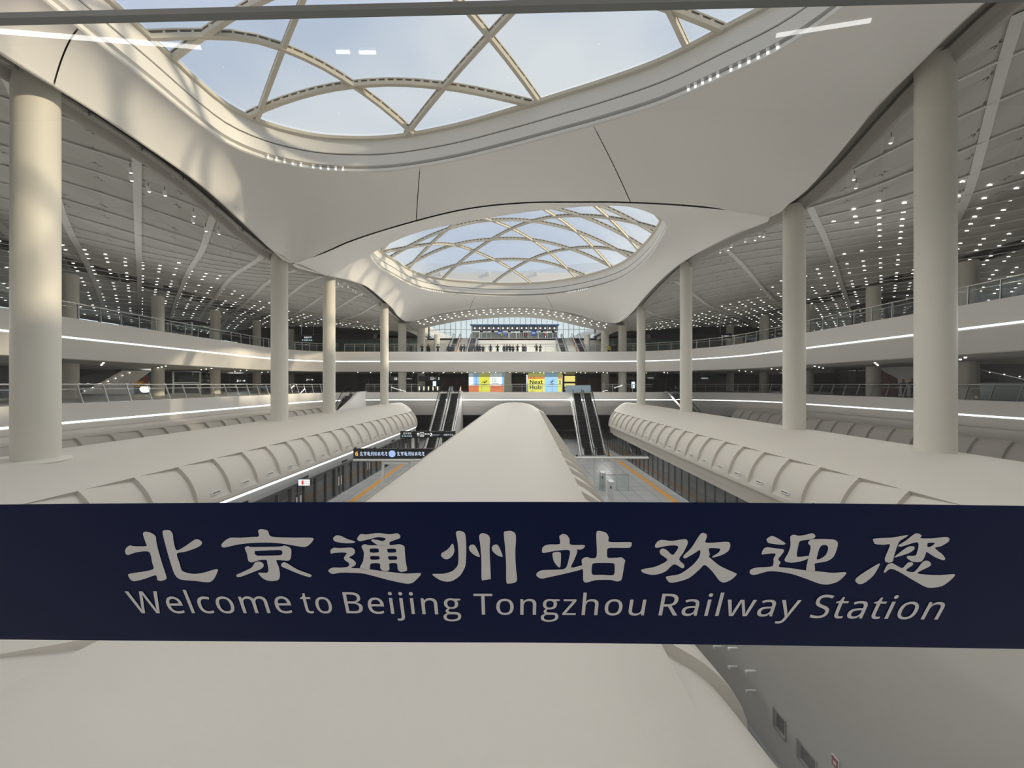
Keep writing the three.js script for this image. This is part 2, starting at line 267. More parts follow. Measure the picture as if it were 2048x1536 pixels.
for (const side of [-1, 1]) {
  const t = side < 0 ? edgeL : edgeR, x0 = side < 0 ? -15.95 : 15.45, nz = 90;
  const prof = [[0.0, 0.02], [0.12, 0.6], [0.5, 0.92], [0.95, 0.9], [1.3, 0.45], [1.42, 0.16], [1.52, 0.12], [1.62, 0.2], [1.75, 0.6]];
  const g = join(prof.slice(1).map((q, j) => grid((u, v) => { const z = lerp(-8, 70, v), o = u < 0.5 ? prof[j] : q; return E(x0 + side * o[0], tableAt(t, z) * 0.5 + softEdge(t, z) * 0.5 + o[1], z); }, 1, nz)));
  struct(side < 0 ? 'trim_1' : 'trim_2', g, M.beam);
  const back = struct(side < 0 ? 'ceiling_left' : 'ceiling_right', grid((u, v) => { const x = side * lerp(16.4, XW, u), z = lerp(-10, ZF, v); return E(x, ceilH(x, z) + 0.22, z); }, 80, 170), M.backing);
  // triangular metal ceiling tiles, laid on the diagonal
  const S = 1.5, list = [];
  for (let i = -60; i < 60; i++) for (let j = -60; j < 60; j++) {
    const k = Math.SQRT1_2 * S, q = [[0, 0], [1, 0], [1, 1], [0, 1]].map(([a, b]) => [side * (36 + ((i + a) - (j + b)) * k), 36 + ((i + a) + (j + b)) * k]);
    for (const tri of [[0, 1, 2], [0, 2, 3]]) {
      const P = tri.map((m) => q[m]), cx = (P[0][0] + P[1][0] + P[2][0]) / 3, cz = (P[0][1] + P[1][1] + P[2][1]) / 3, ax = Math.abs(cx);
      if (ax < 16.7 || ax > 56 || cz < 4 || cz > 66 || ax / Math.max(cz, 0.1) > 1.75) continue;
      list.push([Math.hypot(cx, cz, ceilH(cx, cz)), P, cx, cz]);
    }
  }
  list.sort((a, b) => a[0] - b[0]);
  const rest = [];
  list.forEach(([, P, cx, cz], n) => {
    const V = P.map(([x, z]) => { const X = lerp(cx, x, 0.925), Z = lerp(cz, z, 0.925); return [X, ceilH(X, Z), Z]; });
    const pts = [...V.map((v) => E(v[0], v[1], v[2])), ...V.map((v) => E(v[0], v[1] + 0.1, v[2]))];
    const gq = tris(pts, [0, 1, 2, 0, 1, 4, 0, 4, 3, 1, 2, 5, 1, 5, 4, 2, 0, 3, 2, 3, 5]);
    if (n < 280) mesh('tile', gq, rnd() < 0.5 ? M.tile : M.tileB, back); else rest.push(gq);
  });
  const far = mesh('far_tiles', join(rest), M.tile, back); far.userData.kind = 'stuff';
  // raised light battens that run outward on the diagonal
  for (let k = 0; k < 16; k++) {
    const z0 = -14 + k * 4.45, P = []; for (let s = 0; s <= 24; s++) { const x = side * (17.4 + s * 1.45), z = z0 + s * 1.45; if (z > 6 && z < 66) P.push(E(x, ceilH(x, z) - 0.03, z)); }
    if (side > 0 && k % 2) continue;
    if (P.length > 3) mesh('batten', sweep(P, [[-0.17, -0.05], [0.17, -0.05], [0.17, 0.05], [-0.17, 0.05]]), M.batten, back);
  }
}
for (const side of [-1, 1]) {                        // thin pale joint covers on the other diagonal
  const back = scene.getObjectByName(side < 0 ? 'ceiling_left' : 'ceiling_right'), w = side < 0 ? 0.035 : 0.06;
  for (let k = 0; k < 26; k++) {
    const s0 = 33 + k * 3.1, P = []; for (let i = 0; i <= 52; i++) { const x = 17.2 + i * 0.75, z = s0 - x; if (z > 7 && z < 66 && x < 55) P.push(E(side * x, ceilH(side * x, z) - 0.045, z)); }
    if (P.length > 3) mesh('joint_cover', sweep(P, [[-w, -0.03], [w, -0.03], [w, 0.03], [-w, 0.03]]), M.batten, back);
  }
}
// soffit bridge behind the second skylight, and the wall above it
const arch56 = (x) => { const t = [[-16, 9.2], [-12.6, 10.1], [-7.4, 11.1], [0.8, 11.6], [6, 11.2], [11.5, 9.9], [16, 8.9]]; const c = new THREE.CatmullRomCurve3(t.map((p) => new THREE.Vector3(p[0], p[1], 0))).getPoints(60); for (let i = 1; i < c.length; i++) if (x <= c[i].x) return lerp(c[i - 1].y, c[i].y, clamp((x - c[i - 1].x) / (c[i].x - c[i - 1].x), 0, 1)); return 8.9; };
const soffH = (x, z) => lerp(arch56(x) + 0.12, arch56(x * 0.98) * 0.93 + 0.28, (z - 56) / 5.5);
{
  const s = struct('ceiling_soffit', grid((u, v) => { const x = lerp(-17, 17, u), z = lerp(56.1, 61.5, v); return E(x, soffH(x, z) + 0.12 * Math.sin(v * Math.PI), z); }, 60, 8), M.beam);
  mesh('upstand', grid((u, v) => { const x = lerp(-17, 17, u), h0 = soffH(x, 61.5); return E(x, lerp(h0, 18.6, v), 61.5 + v * 0.3); }, 60, 2), M.shell, s);
  mesh('edge_lip', grid((u, v) => { const x = lerp(-17, 17, u); return E(x, soffH(x, 56.1) - 0.1 + v * 0.6, 55.95); }, 60, 1), M.seam, s);
}

/* ---------------------------------------------------------------- floors, fascias, outer walls */
const outerRect = [[-XW, ZB], [XW, ZB], [XW, ZF], [-XW, ZF]];
function holeOf(path, o) { const p = offsetPath(path, o); return p; }
{
  const up = struct('floor_upper', plate(outerRect, [upPath], H_UP - 0.02), M.hall);
  mesh('underside', plate(outerRect, [holeOf(upPath, -1.0)], H_UP_UNDER), M.tile, up);
  mesh('fascia', along(upPath, [[-0.4, H_UP - 0.02], [-0.4, H_UP + 0.12], [0, H_UP + 0.12], [0, 3.2], [-0.75, H_UP_UNDER + 0.02], [-1.05, H_UP_UNDER - 0.02]]), M.fascia, up);
  mesh('near_edge', grid((u, v) => E(lerp(-32, 27.5, u), lerp(H_UP_UNDER, H_UP, v), -4), 2, 2), M.fascia, up);
  const lo = struct('floor_lower', plate(outerRect, [lowPath], H_LOW - 0.02), M.hall);
  mesh('underside', plate(outerRect, [holeOf(lowPath, -1.4)], H_LOW_UNDER), M.tile, lo);
  mesh('fascia', along(lowPath, [[-0.4, H_LOW - 0.02], [-0.4, H_LOW + 0.1], [0, H_LOW + 0.1], [0, -2.5], [-0.35, -3.3], [-1.2, H_LOW_UNDER + 0.1], [-1.5, H_LOW_UNDER]]), M.fascia, lo);
  mesh('near_edge', grid((u, v) => E(lerp(-27, 34.6, u), lerp(H_LOW_UNDER, H_LOW, v), 1.0), 2, 2), M.fascia, lo);
}
const ledU = along(upPath, [[0, 3.42], [0.012, 3.415], [0.012, 3.305], [0, 3.30]]), ledL = along(lowPath, [[0, -2.29], [0.012, -2.295], [0.012, -2.405], [0, -2.41]]);
tag(mesh('light_strip', ledU, M.led), 'continuous white light line along the upper gallery fascia', 'light', null, 'thing');
tag(mesh('light_strip', ledL, M.led), 'continuous white light line along the lower gallery fascia', 'light', null, 'thing');
{
  const wallBox = (name, x, z, w, d, h0 = H_PLAT, h1 = 20) => struct(name, box(x, (h0 + h1) / 2, z, w, h1 - h0, d), M.backing);
  wallBox('wall_left', -XW - 0.3, (ZB + ZF) / 2, 0.6, ZF - ZB + 1); wallBox('wall_right', XW + 0.3, (ZB + ZF) / 2, 0.6, ZF - ZB + 1);
  wallBox('wall_near', 0, ZB - 0.3, 2 * XW + 1, 0.6);
  wallBox('wall_far', -37.5, ZF + 0.3, 41, 0.6); struct('wall_far', box(37.5, 5.7, ZF + 0.3, 41, 28.6, 0.6), M.backing);
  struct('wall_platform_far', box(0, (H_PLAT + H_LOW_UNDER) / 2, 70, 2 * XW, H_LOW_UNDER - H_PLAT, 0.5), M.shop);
  // closing walls above the near gallery, behind the camera
  struct('wall_gallery_near', box(0, 12, -10.4, 2 * XW, 16, 0.5), M.shell);
  struct('floor_platform', box(0, H_PLAT - 0.4, (ZB + ZF) / 2, 2 * XW, 0.6, ZF - ZB), M.grout);
}

/* ---------------------------------------------------------------- balustrades of glass, posts and rail */
function balustrade(label, path, h, tilt, height) {
  const n0 = path[Math.floor(path.length / 2)], t = thing('balustrade', label, 'balustrade', E(n0[0], h, n0[1])), b = t.position;
  const lean = (i, o, up) => { const n = inward(path, i), k = o - tilt * up; return E(path[i][0] + n[0] * k, h + up, path[i][1] + n[1] * k).sub(b); };
  const post = [], step = 1;
  for (let i = 0; i < path.length - 1; i += step) {
    const a0 = lean(i, -0.16, 0.06), a1 = lean(i + 1, -0.16, 0.06), b0 = lean(i, -0.16, height - 0.12), b1 = lean(i + 1, -0.16, height - 0.12), q = 0.02;
    mesh('glass_panel', tris([a0.clone().lerp(a1, q), a0.clone().lerp(a1, 1 - q), b0.clone().lerp(b1, 1 - q), b0.clone().lerp(b1, q)], [0, 1, 2, 0, 2, 3]), M.glass, t);
    mesh('post', bar(lean(i, -0.22, 0), lean(i, -0.22, height), 0.05, 0.09), M.steel, t);
  }
  mesh('handrail', tube(path.map((p, i) => lean(i, -0.24, height + 0.03)), 0.045, 6, false, path.length * 2), M.steel, t);
  mesh('lower_rail', tube(path.map((p, i) => lean(i, -0.26, height * 0.78)), 0.022, 5, false, path.length * 2), M.steel, t);
  return t;
}
const runsOf = (path, keep) => { const out = [[]]; for (const p of path) keep(p) ? out[out.length - 1].push(p) : out[out.length - 1].length && out.push([]); return out.filter((r) => r.length > 2); };
{
  const upL = upPath.filter((p) => p[0] < 0 && p[1] < D - 0.01 && p[1] > 8), upR = upPath.filter((p) => p[0] > 0 && p[1] < D - 0.01 && p[1] > 8), upF = upPath.filter((p) => p[1] >= D - 0.01);
  balustrade('glass balustrade along the left side of the upper gallery', upL, H_UP, 0.05, 1.25); balustrade('glass balustrade along the right side of the upper gallery', upR, H_UP, 0.05, 1.25); balustrade('glass balustrade on the far edge of the upper gallery, people standing behind it', upF, H_UP, 0.05, 1.25);
  const lowL = runsOf(lowPath, (p) => p[0] < -12 && p[1] > 8 && !(Math.abs(p[0] + 23.4) < 1.35 && p[1] > 44)), lowR = runsOf(lowPath, (p) => p[0] > 12 && p[1] > 8 && !(Math.abs(p[0] - 23.3) < 1.4 && p[1] > 44));
  const names = [['leaning glass balustrade along the left side of the lower gallery', 'short glass balustrade on the far lower edge, between the small side escalator and left pair'], ['glass balustrade on the far lower edge right of the right escalator pair', 'leaning glass balustrade along the right side of the lower gallery']];
  lowL.forEach((r, i) => balustrade(names[0][i], r, H_LOW, i ? 0.05 : 0.34, 1.25)); lowR.forEach((r, i) => balustrade(names[1][i], r, H_LOW, i ? 0.34 : 0.05, 1.25));
  balustrade('glass balustrade on the far lower edge between the escalator pairs, before bright screens', lowPath.filter((p) => p[1] >= D - 0.01 && p[0] > -7.4 && p[0] < 8), H_LOW, 0.05, 1.25);
}

/* ---------------------------------------------------------------- columns */
function column(x, z, h0, h1, r, label, flange) {
  const t = thing('column', label, 'column', E(x, h0, z)), o = t.position;
  mesh('shaft', cyl(x, h0, h1, z, r, r * 0.985, 40).translate(-o.x, -o.y, -o.z), M.column, t);
  if (flange) mesh('base_ring', new THREE.LatheGeometry([[r - 0.05, 0], [r + 0.28, 0], [r + 0.28, 0.05], [r + 0.24, 0.1], [r + 0.05, 0.13], [r - 0.05, 0.14]].map((p) => new THREE.Vector2(...p)), 40), M.column, t);
}
const HC = -2.7;
[[-17.1, 13.3, 11.2, 0.585, 'thick near left column, sunlit, its top cut by the sweeping ceiling edge'], [-16.9, 26.9, 9.6, 0.55, 'second column from the left, under the point where the two ceiling shells meet'],
  [-16.9, 34.2, 10.9, 0.53, 'slim sunlit column just right of the one where the ceiling shells meet'], [-16.9, 49.0, 10.6, 0.53, 'farthest left column on the canopy roof, beside the left end of the gallery light line'],
  [16.75, 14.65, 12.9, 0.585, 'thickest column at the right, standing on the canopy roof with a round base ring'], [16.7, 21.9, 10.5, 0.56, 'second thick column from the right on the canopy roof'],
  [16.7, 35.5, 11.6, 0.54, 'column on the right canopy roof beside the small side escalator'], [16.7, 47.9, 10.0, 0.53, 'farthest right column on the canopy roof, near its rounded end']]
  .forEach(([x, z, h1, r, label]) => column(x, z, HC - 0.1, h1, r, label, true));
[[33.5, 'left gallery column nearest the camera, half hidden by the thick near left column'], [41.8, 'left gallery column rising behind the sunlit rail, left of the glass lift'], [49.9, 'left gallery column beside the glass lift'], [58.0, 'left gallery column just left of the second near column'], [67, 'left gallery column seen between the second and third near columns']]
  .forEach(([z, label]) => column(-40, z, H_LOW, 9.9, 0.56, label));
[[30.8, 'right gallery column behind the thickest right column'], [38.9, 'right gallery column in front of the dark lift shaft'], [47.5, 'right gallery column hidden mostly by the second thick right column'], [55.8, 'right gallery column to the left of the second thick right column'], [64.5, 'dim right gallery column further left']]
  .forEach(([z, label]) => column(38, z, H_LOW, 10.2, 0.6, label));
[[-17.1, 57.6, 0.62, 'far left column carrying the soffit with round downlights'], [17.2, 57.6, 0.62, 'far right column carrying the soffit with round downlights'], [-15.2, 62, 0.65, 'column behind the left end of the lit soffit'], [15.6, 62, 0.65, 'column behind the right end of the lit soffit'], [-14.6, 72, 0.6, 'sunlit column left of the far left stairs'], [14.6, 72, 0.6, 'column right of the far right escalators']]
  .forEach(([x, z, r, label]) => column(x, z, H_LOW, 9.6, r, label));
[[-0.7, 60, 0.62, 'column between the two bright advertising screens']].forEach(([x, z, r, label]) => column(x, z, H_LOW, H_UP_UNDER + 0.1, r, label));

/* ---------------------------------------------------------------- platform canopies with scalloped side panels */
const PROF = [[0, -2.66], [1.2, -2.72], [2.3, -3.02], [3.2, -3.62], [3.72, -4.2], [4.02, -4.85], [4.1, -5.45]];
const WIDE = [[0, -2.66], [1.3, -2.74], [2.45, -3.06], [3.4, -3.62], [4.2, -4.12], [4.65, -4.7], [4.75, -5.45]];
const LOWROOF = [[0, -3.2], [1.2, -3.27], [2.3, -3.41], [3.2, -3.62], [3.72, -4.2], [4.02, -4.85], [4.1, -5.45]];
const S_TOP = 0.5;                                  // where the panels begin on the profile
function canopy(name, label, spec) {
  const PR = spec.wide ? WIDE : spec.low ? LOWROOF : PROF, profCurve = new THREE.CatmullRomCurve3(PR.map((p) => new THREE.Vector3(p[0], p[1], 0)), false, 'centripetal'), profAt = (s) => { const v = profCurve.getPoint(clamp(s, 0, 1)); return [v.x, v.y]; };
  const t = thing(name, label, 'canopy', E(spec.cx(20), H_PLAT, 20)), o = t.position, L = (v) => v.sub(o);
  const hw = (z, side) => (spec.half ? spec.half(z, side) : 1);
  const end = (z) => (spec.nose ? Math.sqrt(Math.max(0.02, 1 - (Math.max(0, z - spec.nose) / 7.5) ** 2)) : 1);
  const at = (s, z, side, off = 0) => { const [a, b] = profAt(s), [a2, b2] = profAt(Math.min(1, s + 0.01)), [a1, b1] = profAt(Math.max(0, s - 0.01)), nx = b1 - b2, ny = a2 - a1, n = Math.hypot(nx, ny); return E(spec.cx(z) + side * ((a + off * nx / n * -1 * -1) * hw(z, side) * end(z) + (spec.flare ? spec.flare(z, side, s) : 0)), b + (spec.rise ? spec.rise(z) : 0) + off * ny / n, z); };
  const z0 = spec.z0 ?? -2, z1 = spec.z1 ?? 53, sides = spec.sides || [-1, 1], bay = 1.8;
  mesh('roof', join(sides.map((sd) => grid((u, v) => L(at(u * S_TOP, lerp(z0, z1, v), sd)), 14, 60, 3.6, z1 - z0))), M.canopy, t);
  for (const sd of sides) {
    if (spec.full && spec.full !== sd && spec.full !== 2) continue;
    // ribs between the panels, the lip below them
    const ribs = [], zs = []; for (let z = z0 + 0.3; z + bay < z1; z += bay) if (z > (spec.panelFrom ?? -9)) zs.push(z);
    const W = 0.17, strip = (za, zb) => grid((u, v) => L(at(lerp(S_TOP, 0.955, u), lerp(za, zb, v), sd)), 10, 1, 2.4, zb - za);
    zs.forEach((z, i) => ribs.push(strip(z + bay - W, z + bay)));
    ribs.push(strip(z0, zs[0])); ribs.push(strip(zs[zs.length - 1] + bay, z1));
    ribs.push(grid((u, v) => L(at(lerp(0.955, 1, u), lerp(z0, z1, v), sd)), 2, 60, 0.3, z1 - z0));
    mesh('side_frame', join(ribs), M.canopy, t);
    const inDepth = spec.depth || 0.16;
    for (const z of zs) {                           // panel: flush at its near edge, sunk at its far edge
      const za = z, zb = z + bay - W, P = (u, v) => at(lerp(S_TOP, 0.955, u), lerp(za, zb, v), sd, -inDepth * v * Math.min(1, (1 - u) * 6 + 0.12) * (spec.flare && sd < 0 && z < 9 ? Math.max(0.02, 1 - 3.2 * u) : 1)), Q = (u, v) => at(lerp(S_TOP, 0.955, u), lerp(za, zb, v), sd, 0);
      const g = join([grid((u, v) => L(P(u, v)), 10, 3, 2.4, bay), grid((u, v) => L(v < 0.5 ? P(u, 1) : Q(u, 1)), 10, 1, 2.4, 0.2), grid((u, v) => L(u < 0.5 ? P(0, v) : Q(0, v)), 1, 3), grid((u, v) => L(u < 0.5 ? P(1, v) : Q(1, v)), 1, 3)]);
      const pn = mesh('scallop_panel', g, M.canopy, t);
      if (z > 8 && z < 46 && spec.vents !== false) {
        const c = (u, v, off) => L(at(lerp(S_TOP, 0.955, u), lerp(za, zb, v), sd, -inDepth * v + off + 0.02)), u0 = 0.80, u1 = 0.865, v0 = 0.36, v1 = 0.68;
        mesh('vent', join([tris([c(u0, v0, 0.012), c(u0, v1, 0.012), c(u1, v1, 0.012), c(u1, v0, 0.012)], [0, 1, 2, 0, 2, 3])]), M.slot, pn);
        mesh('vent_frame', join([[u0, v0, u0, v1], [u1, v0, u1, v1], [u0, v0, u1, v0], [u0, v1, u1, v1]].map(([a, b, e, f]) => bar(c(a, b, 0.02), c(e, f, 0.02), 0.035, 0.035))), M.white, pn);
      }
    }
    // housing below the lip
    const [lx, lh] = PR[PR.length - 1], hz = (dx, h, z) => L(E(spec.cx(z) + sd * (lx - dx) * hw(z, sd) * end(z), h, z));
    const pf = [[0.0, lh], [0.02, lh - 0.08], [0.18, lh - 0.12], [0.18, lh - 0.2], [0.22, lh - 0.62], [0.26, lh - 0.64], [0.26, -6.42], [0.6, -6.42]];
    mesh('screen_housing', join(pf.slice(1).map((q, j) => grid((u, v) => { const p = u < 0.5 ? pf[j] : q; return hz(p[0], p[1], lerp(z0, z1, v)); }, 1, 60))), spec.housing || M.canopy, t);
    if (spec.line) tag(mesh('light_strip', join([grid((u, v) => hz(0.13 - 0.04 * Math.sin(u * 3), lh - 0.09 - u * 0.15, lerp(z0, z1 - 1, v)).add(o), 2, 60)]), M.led), spec.line, 'light', null, 'thing');
  }
  return t;
}
const shiftL = (z) => -17.05 - lerp(0.75, -0.55, clamp((z - 15) / 32, -0.3, 1.1));
canopy('platform_canopy', 'long cream canopy over the middle track, running straight ahead from under the banner', { cx: (z) => -1.5 + 0.035 * z, wide: true, depth: 0.17, panelFrom: 3.5, half: (z, s) => (s < 0 ? lerp(1.42, 1, smooth(3, 10.5, z)) : 1), flare: (z, s, q) => (s < 0 ? 5.5 * (1 - smooth(4, 11, z)) * clamp((q - S_TOP) * 2, 0, 1) : 0), full: 2, vents: false, z1: 54 });
canopy('platform_canopy', 'cream canopy carrying the left columns, with a white light line under its panels', { cx: shiftL, full: 1, nose: 46.5, line: 'white light line under the panels of the left platform canopy', housing: std(0.52, 0.53, 0.54, 0.4), z1: 53.2 });
canopy('platform_canopy', 'cream canopy carrying the right columns, with a plain band under its panels', { cx: () => 16.65, full: -1, nose: 46.5, z1: 53.2 });
canopy('platform_canopy', 'outer left canopy, only its scalloped side in view behind the left column canopy', { cx: () => -28.6, full: 1, sides: [1], low: true, rise: () => 0.48, vents: false, z1: 52 });
canopy('platform_canopy', 'outer right canopy, only its scalloped side in view behind the right column canopy', { cx: () => 34.8, full: -1, sides: [-1], low: true, vents: false, z1: 52 });

/* ---------------------------------------------------------------- platforms */
{
  for (const [x0, x1, nm, lane, label] of [[2.6, 13.3, 'floor_platform_right', 11.9, ''], [-13.5, -3.4, 'floor_platform_left', -11.7, '']]) {
    const f = struct(nm, box((x0 + x1) / 2, H_PLAT - 0.06, 29, x1 - x0, 0.08, 56), M.grout), s = 1.2;
    const list = []; for (let x = x0; x < x1 - 0.2; x += s) for (let z = 1; z < 56.5; z += s) list.push([x, z]);
    const near = list.filter(([x, z]) => (x0 > 0 ? z > 16 && z < 42 && x > 4.9 : z > 18 && z < 40 && x < -7.5)), rest = list.filter((p) => !near.includes(p));
    const one = (x, z) => { const w = Math.min(s, x1 - x) - 0.03; return box(x + w / 2 + 0.015, H_PLAT - 0.01, z + s / 2, w, 0.04, s - 0.03); };
    near.forEach(([x, z]) => mesh('floor_tile', one(x, z), rnd() < 0.5 ? M.floor : M.floorB, f));
    mesh('floor_tiles_beyond', join(rest.map(([x, z]) => one(x, z))), M.floor, f).userData.kind = 'stuff';
    mesh('tactile_strip', box(lane, H_PLAT + 0.015, 29, 0.42, 0.012, 56), M.yellow, f);
  }
}
function screenDoors(label, xOf, z0, z1, pitch, doors) {
  const t = thing('platform_screen', label, 'platform screen', E(xOf(25), H_PLAT, 25)), o = t.position, sg = Math.sign(xOf(20));
  const ht = 2.2; let i = 0;
  const B = (x, h, z, w, a, d) => box(x, H_PLAT + h, z, w, a, d).translate(-o.x, -o.y, -o.z);
  for (let z = z0; z < z1; z += pitch, i++) {
    const x = xOf(z), door = doors && i % 4 === 1;
    mesh('glass_panel', B(x, ht / 2 + 0.06, z + pitch / 2, 0.02, ht - 0.1, pitch - 0.08), M.darkGlass, t);
    mesh('mullion', B(x, ht / 2, z, door ? 0.16 : 0.09, ht, door ? 0.26 : 0.07), M.darkSteel, t);
    if (doors && i % 4 === 1) { const d = mesh('door_post', B(x - sg * 0.03, ht / 2, z + pitch / 2, 0.06, ht, 0.1), M.darkSteel, t); for (const s of [-0.22, 0.22]) mesh('door_handle', B(x - sg * 0.06, 1.1, z + pitch / 2 + s, 0.03, 0.7, 0.09), M.white, d); mesh('indicator', B(x - sg * 0.42, ht + 0.42, z + pitch / 2, 0.05, 0.16, 0.9), M.black, t); }
  }
  const zs = []; for (let z = z0; z <= z1; z += 3) zs.push(z);
  mesh('sill', sweep(zs.map((z) => E(xOf(z), H_PLAT + 0.04, z).sub(o)), [[-0.1, -0.04], [0.1, -0.04], [0.1, 0.04], [-0.1, 0.04]]), M.steel, t);
  mesh('head_rail', sweep(zs.map((z) => E(xOf(z), H_PLAT + ht + 0.05, z).sub(o)), [[-0.08, -0.06], [0.08, -0.06], [0.08, 0.06], [-0.08, 0.06]]), M.darkSteel, t);
}
screenDoors('dark glass screen wall with dark mullions along the right platform', () => 12.9, 4, 51, 1.15, false);
screenDoors('dark glass screen doors with white handles along the left platform', (z) => shiftL(z) + 3.85, 6, 50, 1.3, true);
// trackways behind the screens; right wall pale, standing in for glass reflections
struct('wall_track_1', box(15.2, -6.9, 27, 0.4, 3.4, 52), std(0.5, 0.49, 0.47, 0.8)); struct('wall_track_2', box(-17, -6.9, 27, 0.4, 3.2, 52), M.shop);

/* ---------------------------------------------------------------- escalators */
function escalator(label, x, zt, ht, zb, hb, opt = {}) {
  const t = thing('escalator', label, 'escalator', E(x, hb, zb), opt.group), o = t.position, w = opt.w || 1.0, turn = opt.dx || 0;
  const run = zt - zb, up = ht - hb, N = Math.max(8, Math.round(Math.abs(run) / 0.4));
  const P = (side, f, lift) => { const z = zb + f * run; const k = clamp(f, 0, 1); return E(x + side + turn * k, hb + up * k + lift, z).sub(o); };
  const st = []; for (let i = 0; i < N; i++) { const a = P(0, i / N, 0), b = P(0, (i + 1) / N, 0); st.push(boxAt((a.x + b.x) / 2, (a.y + b.y) / 2 - 0.12, (a.z + b.z) / 2, w, Math.abs(up) / N + 0.1, Math.abs(run) / N * 1.02)); }
  const ex = 1.4 / Math.abs(run);
  mesh('steps', join(st), M.black, t);
  for (const [f, k] of [[-ex / 2, 0], [1 + ex / 2, 1]]) { const a = P(0, f, 0); mesh('comb_plate', boxAt(a.x, a.y - 0.03, a.z, w + 0.5, 0.08, 1.4), M.steel, t); }
  for (const s of [-1, 1]) {
    const off = s * (w / 2 + 0.14), path = (lift) => [P(off, -ex, lift), P(off, -ex * 0.25, lift + 0.02), P(off, 0.03, lift + up * 0.0), P(off, 0.5, lift), P(off, 0.97, lift), P(off, 1 + ex * 0.25, lift), P(off, 1 + ex, lift)];
    const lo = path(0.18), hi = path(0.9);
    const gl = []; for (let i = 0; i < lo.length - 1; i++) gl.push(tris([lo[i], lo[i + 1], hi[i + 1], hi[i]], [0, 1, 2, 0, 2, 3]));
    mesh('glass_side', join(gl), opt.glass || M.glass, t);
    const rail = path(0.95); const e0 = rail[0], e1 = rail[rail.length - 1], zdir = Math.sign(run);
    const rounded = [e0.clone().add(new THREE.Vector3(0, -0.55, -0.02 * zdir)), e0.clone().add(new THREE.Vector3(0, -0.25, 0.2 * zdir)), ...rail, e1.clone().add(new THREE.Vector3(0, -0.25, -0.2 * zdir)), e1.clone().add(new THREE.Vector3(0, -0.55, 0.02 * zdir))];
    mesh('handrail', tube(rounded, 0.05, 6, false, 50), M.rubber, t);
    mesh('skirt', sweep(path(0.1), [[-0.05, -0.16], [0.12, -0.16], [0.12, 0.12], [-0.05, 0.12]]), M.steel, t);
  }
  for (const s of opt.clad || []) {                 // closed side of the truss
    const off = s * (w / 2 + 0.3), d = opt.depth || 0.9, a = P(off, -ex, 0.15), b = P(off, 0, 0.15), c = P(off, 1, 0.15), e = P(off, 1 + ex, 0.15), lowY = (v, q) => v.clone().setY(Math.max(opt.solid ? 0 : v.y - q, 0 - 0.0));
    const T = [a, b, c, e], Bm = [lowY(a, d), lowY(b, d), lowY(c, d), lowY(e, d)], all = [...T, ...Bm], th = new THREE.Vector3(s * 0.12, 0, 0);
    const out = all.map((v) => v.clone().add(th)), pts = [...all, ...out], ix = [];
    for (let i = 0; i < 3; i++) ix.push(i, i + 1, i + 5, i, i + 5, i + 4, i + 8, i + 9, i + 13, i + 8, i + 13, i + 12, i, i + 1, i + 9, i, i + 9, i + 8);
    mesh('cladding', tris(pts, ix), opt.cladMat || M.fascia, t);
    mesh('side_lights', join(Array.from({ length: 24 }, (_, i) => { const p = P(off + s * 0.14, (i + 0.5) / 24, 0.0); return boxAt(p.x, p.y, p.z, 0.02, 0.22, 0.12); })), M.chrome, t);
  }
  return t;
}
// pairs between the platforms and the far lower gallery
escalator('left lane of the escalator pair on the right platform, facing the camera', 9.1, 55.4, H_LOW, 44.6, H_PLAT, { dx: 0.55, clad: [-1], solid: false, depth: 1.3 });
escalator('right lane of the escalator pair on the right platform, facing the camera', 10.62, 55.4, H_LOW, 44.6, H_PLAT, { dx: 0.55, clad: [] });
escalator('left lane of the escalator pair on the left platform', -10.0, 55.4, H_LOW, 44.6, H_PLAT, { dx: -0.05 });
escalator('right lane of the escalator pair on the left platform, beside its white side wall', -8.42, 55.4, H_LOW, 44.6, H_PLAT, { dx: 0, clad: [1], solid: true });
escalator('small side escalator behind the slim left columns', -23.4, 53.6, H_LOW, 44, H_PLAT, { clad: [1], depth: 1.2 });
escalator('small side escalator beside the right canopy column', 24.9, 53.6, H_LOW, 42, H_PLAT, { dx: -1.6, clad: [], depth: 1.2 });
tag(mesh('hoarding', join([box(9.75, H_LOW + 0.62, 54.6, 3.7, 1.0, 0.08)]), M.paleBlue), 'pale blue boarding across the head of the right escalator pair', 'hoarding', null, 'thing');
{
  const t = thing('parapet', 'white sloping parapet wall at the small left side escalator', 'parapet', E(-21.6, H_LOW, 52));
  const o = t.position; mesh('wall_panel', prism([[44.5, -4.0], [52.6, H_LOW + 0.2], [55, H_LOW + 0.25], [55, -4.4], [44.5, -4.4]], -21.9, -21.5, 'x').translate(-o.x, -o.y, -o.z), M.fascia, t);
}

// the light lines also light the hall: straight lamp runs just in front of the strips
function lineLight(x, h, z, len, faceX, faceZ, power) { const l = new THREE.RectAreaLight(new THREE.Color(1, 0.965, 0.93), power, len, 0.1); l.position.copy(E(x, h, z)); l.lookAt(E(x + faceX, h, z + faceZ)); scene.add(l); }
const LINE = 54;
for (const [z, len] of [[10, 22], [34, 24]]) { lineLight(-31.98, 3.36, z, len, 1, 0, LINE); lineLight(27.48, 3.36, z - 1, len, -1, 0, LINE); lineLight(-26.98, -2.35, z, len, 1, 0, 2); lineLight(34.58, -2.35, z, len, -1, 0, 2); }
for (const x of [-13, 6]) { lineLight(x, 3.36, 54.98, 19, 0, -1, LINE); }
for (const x of [-12, 12]) { lineLight(x, -2.35, 54.98, 18, 0, -1, LINE); }

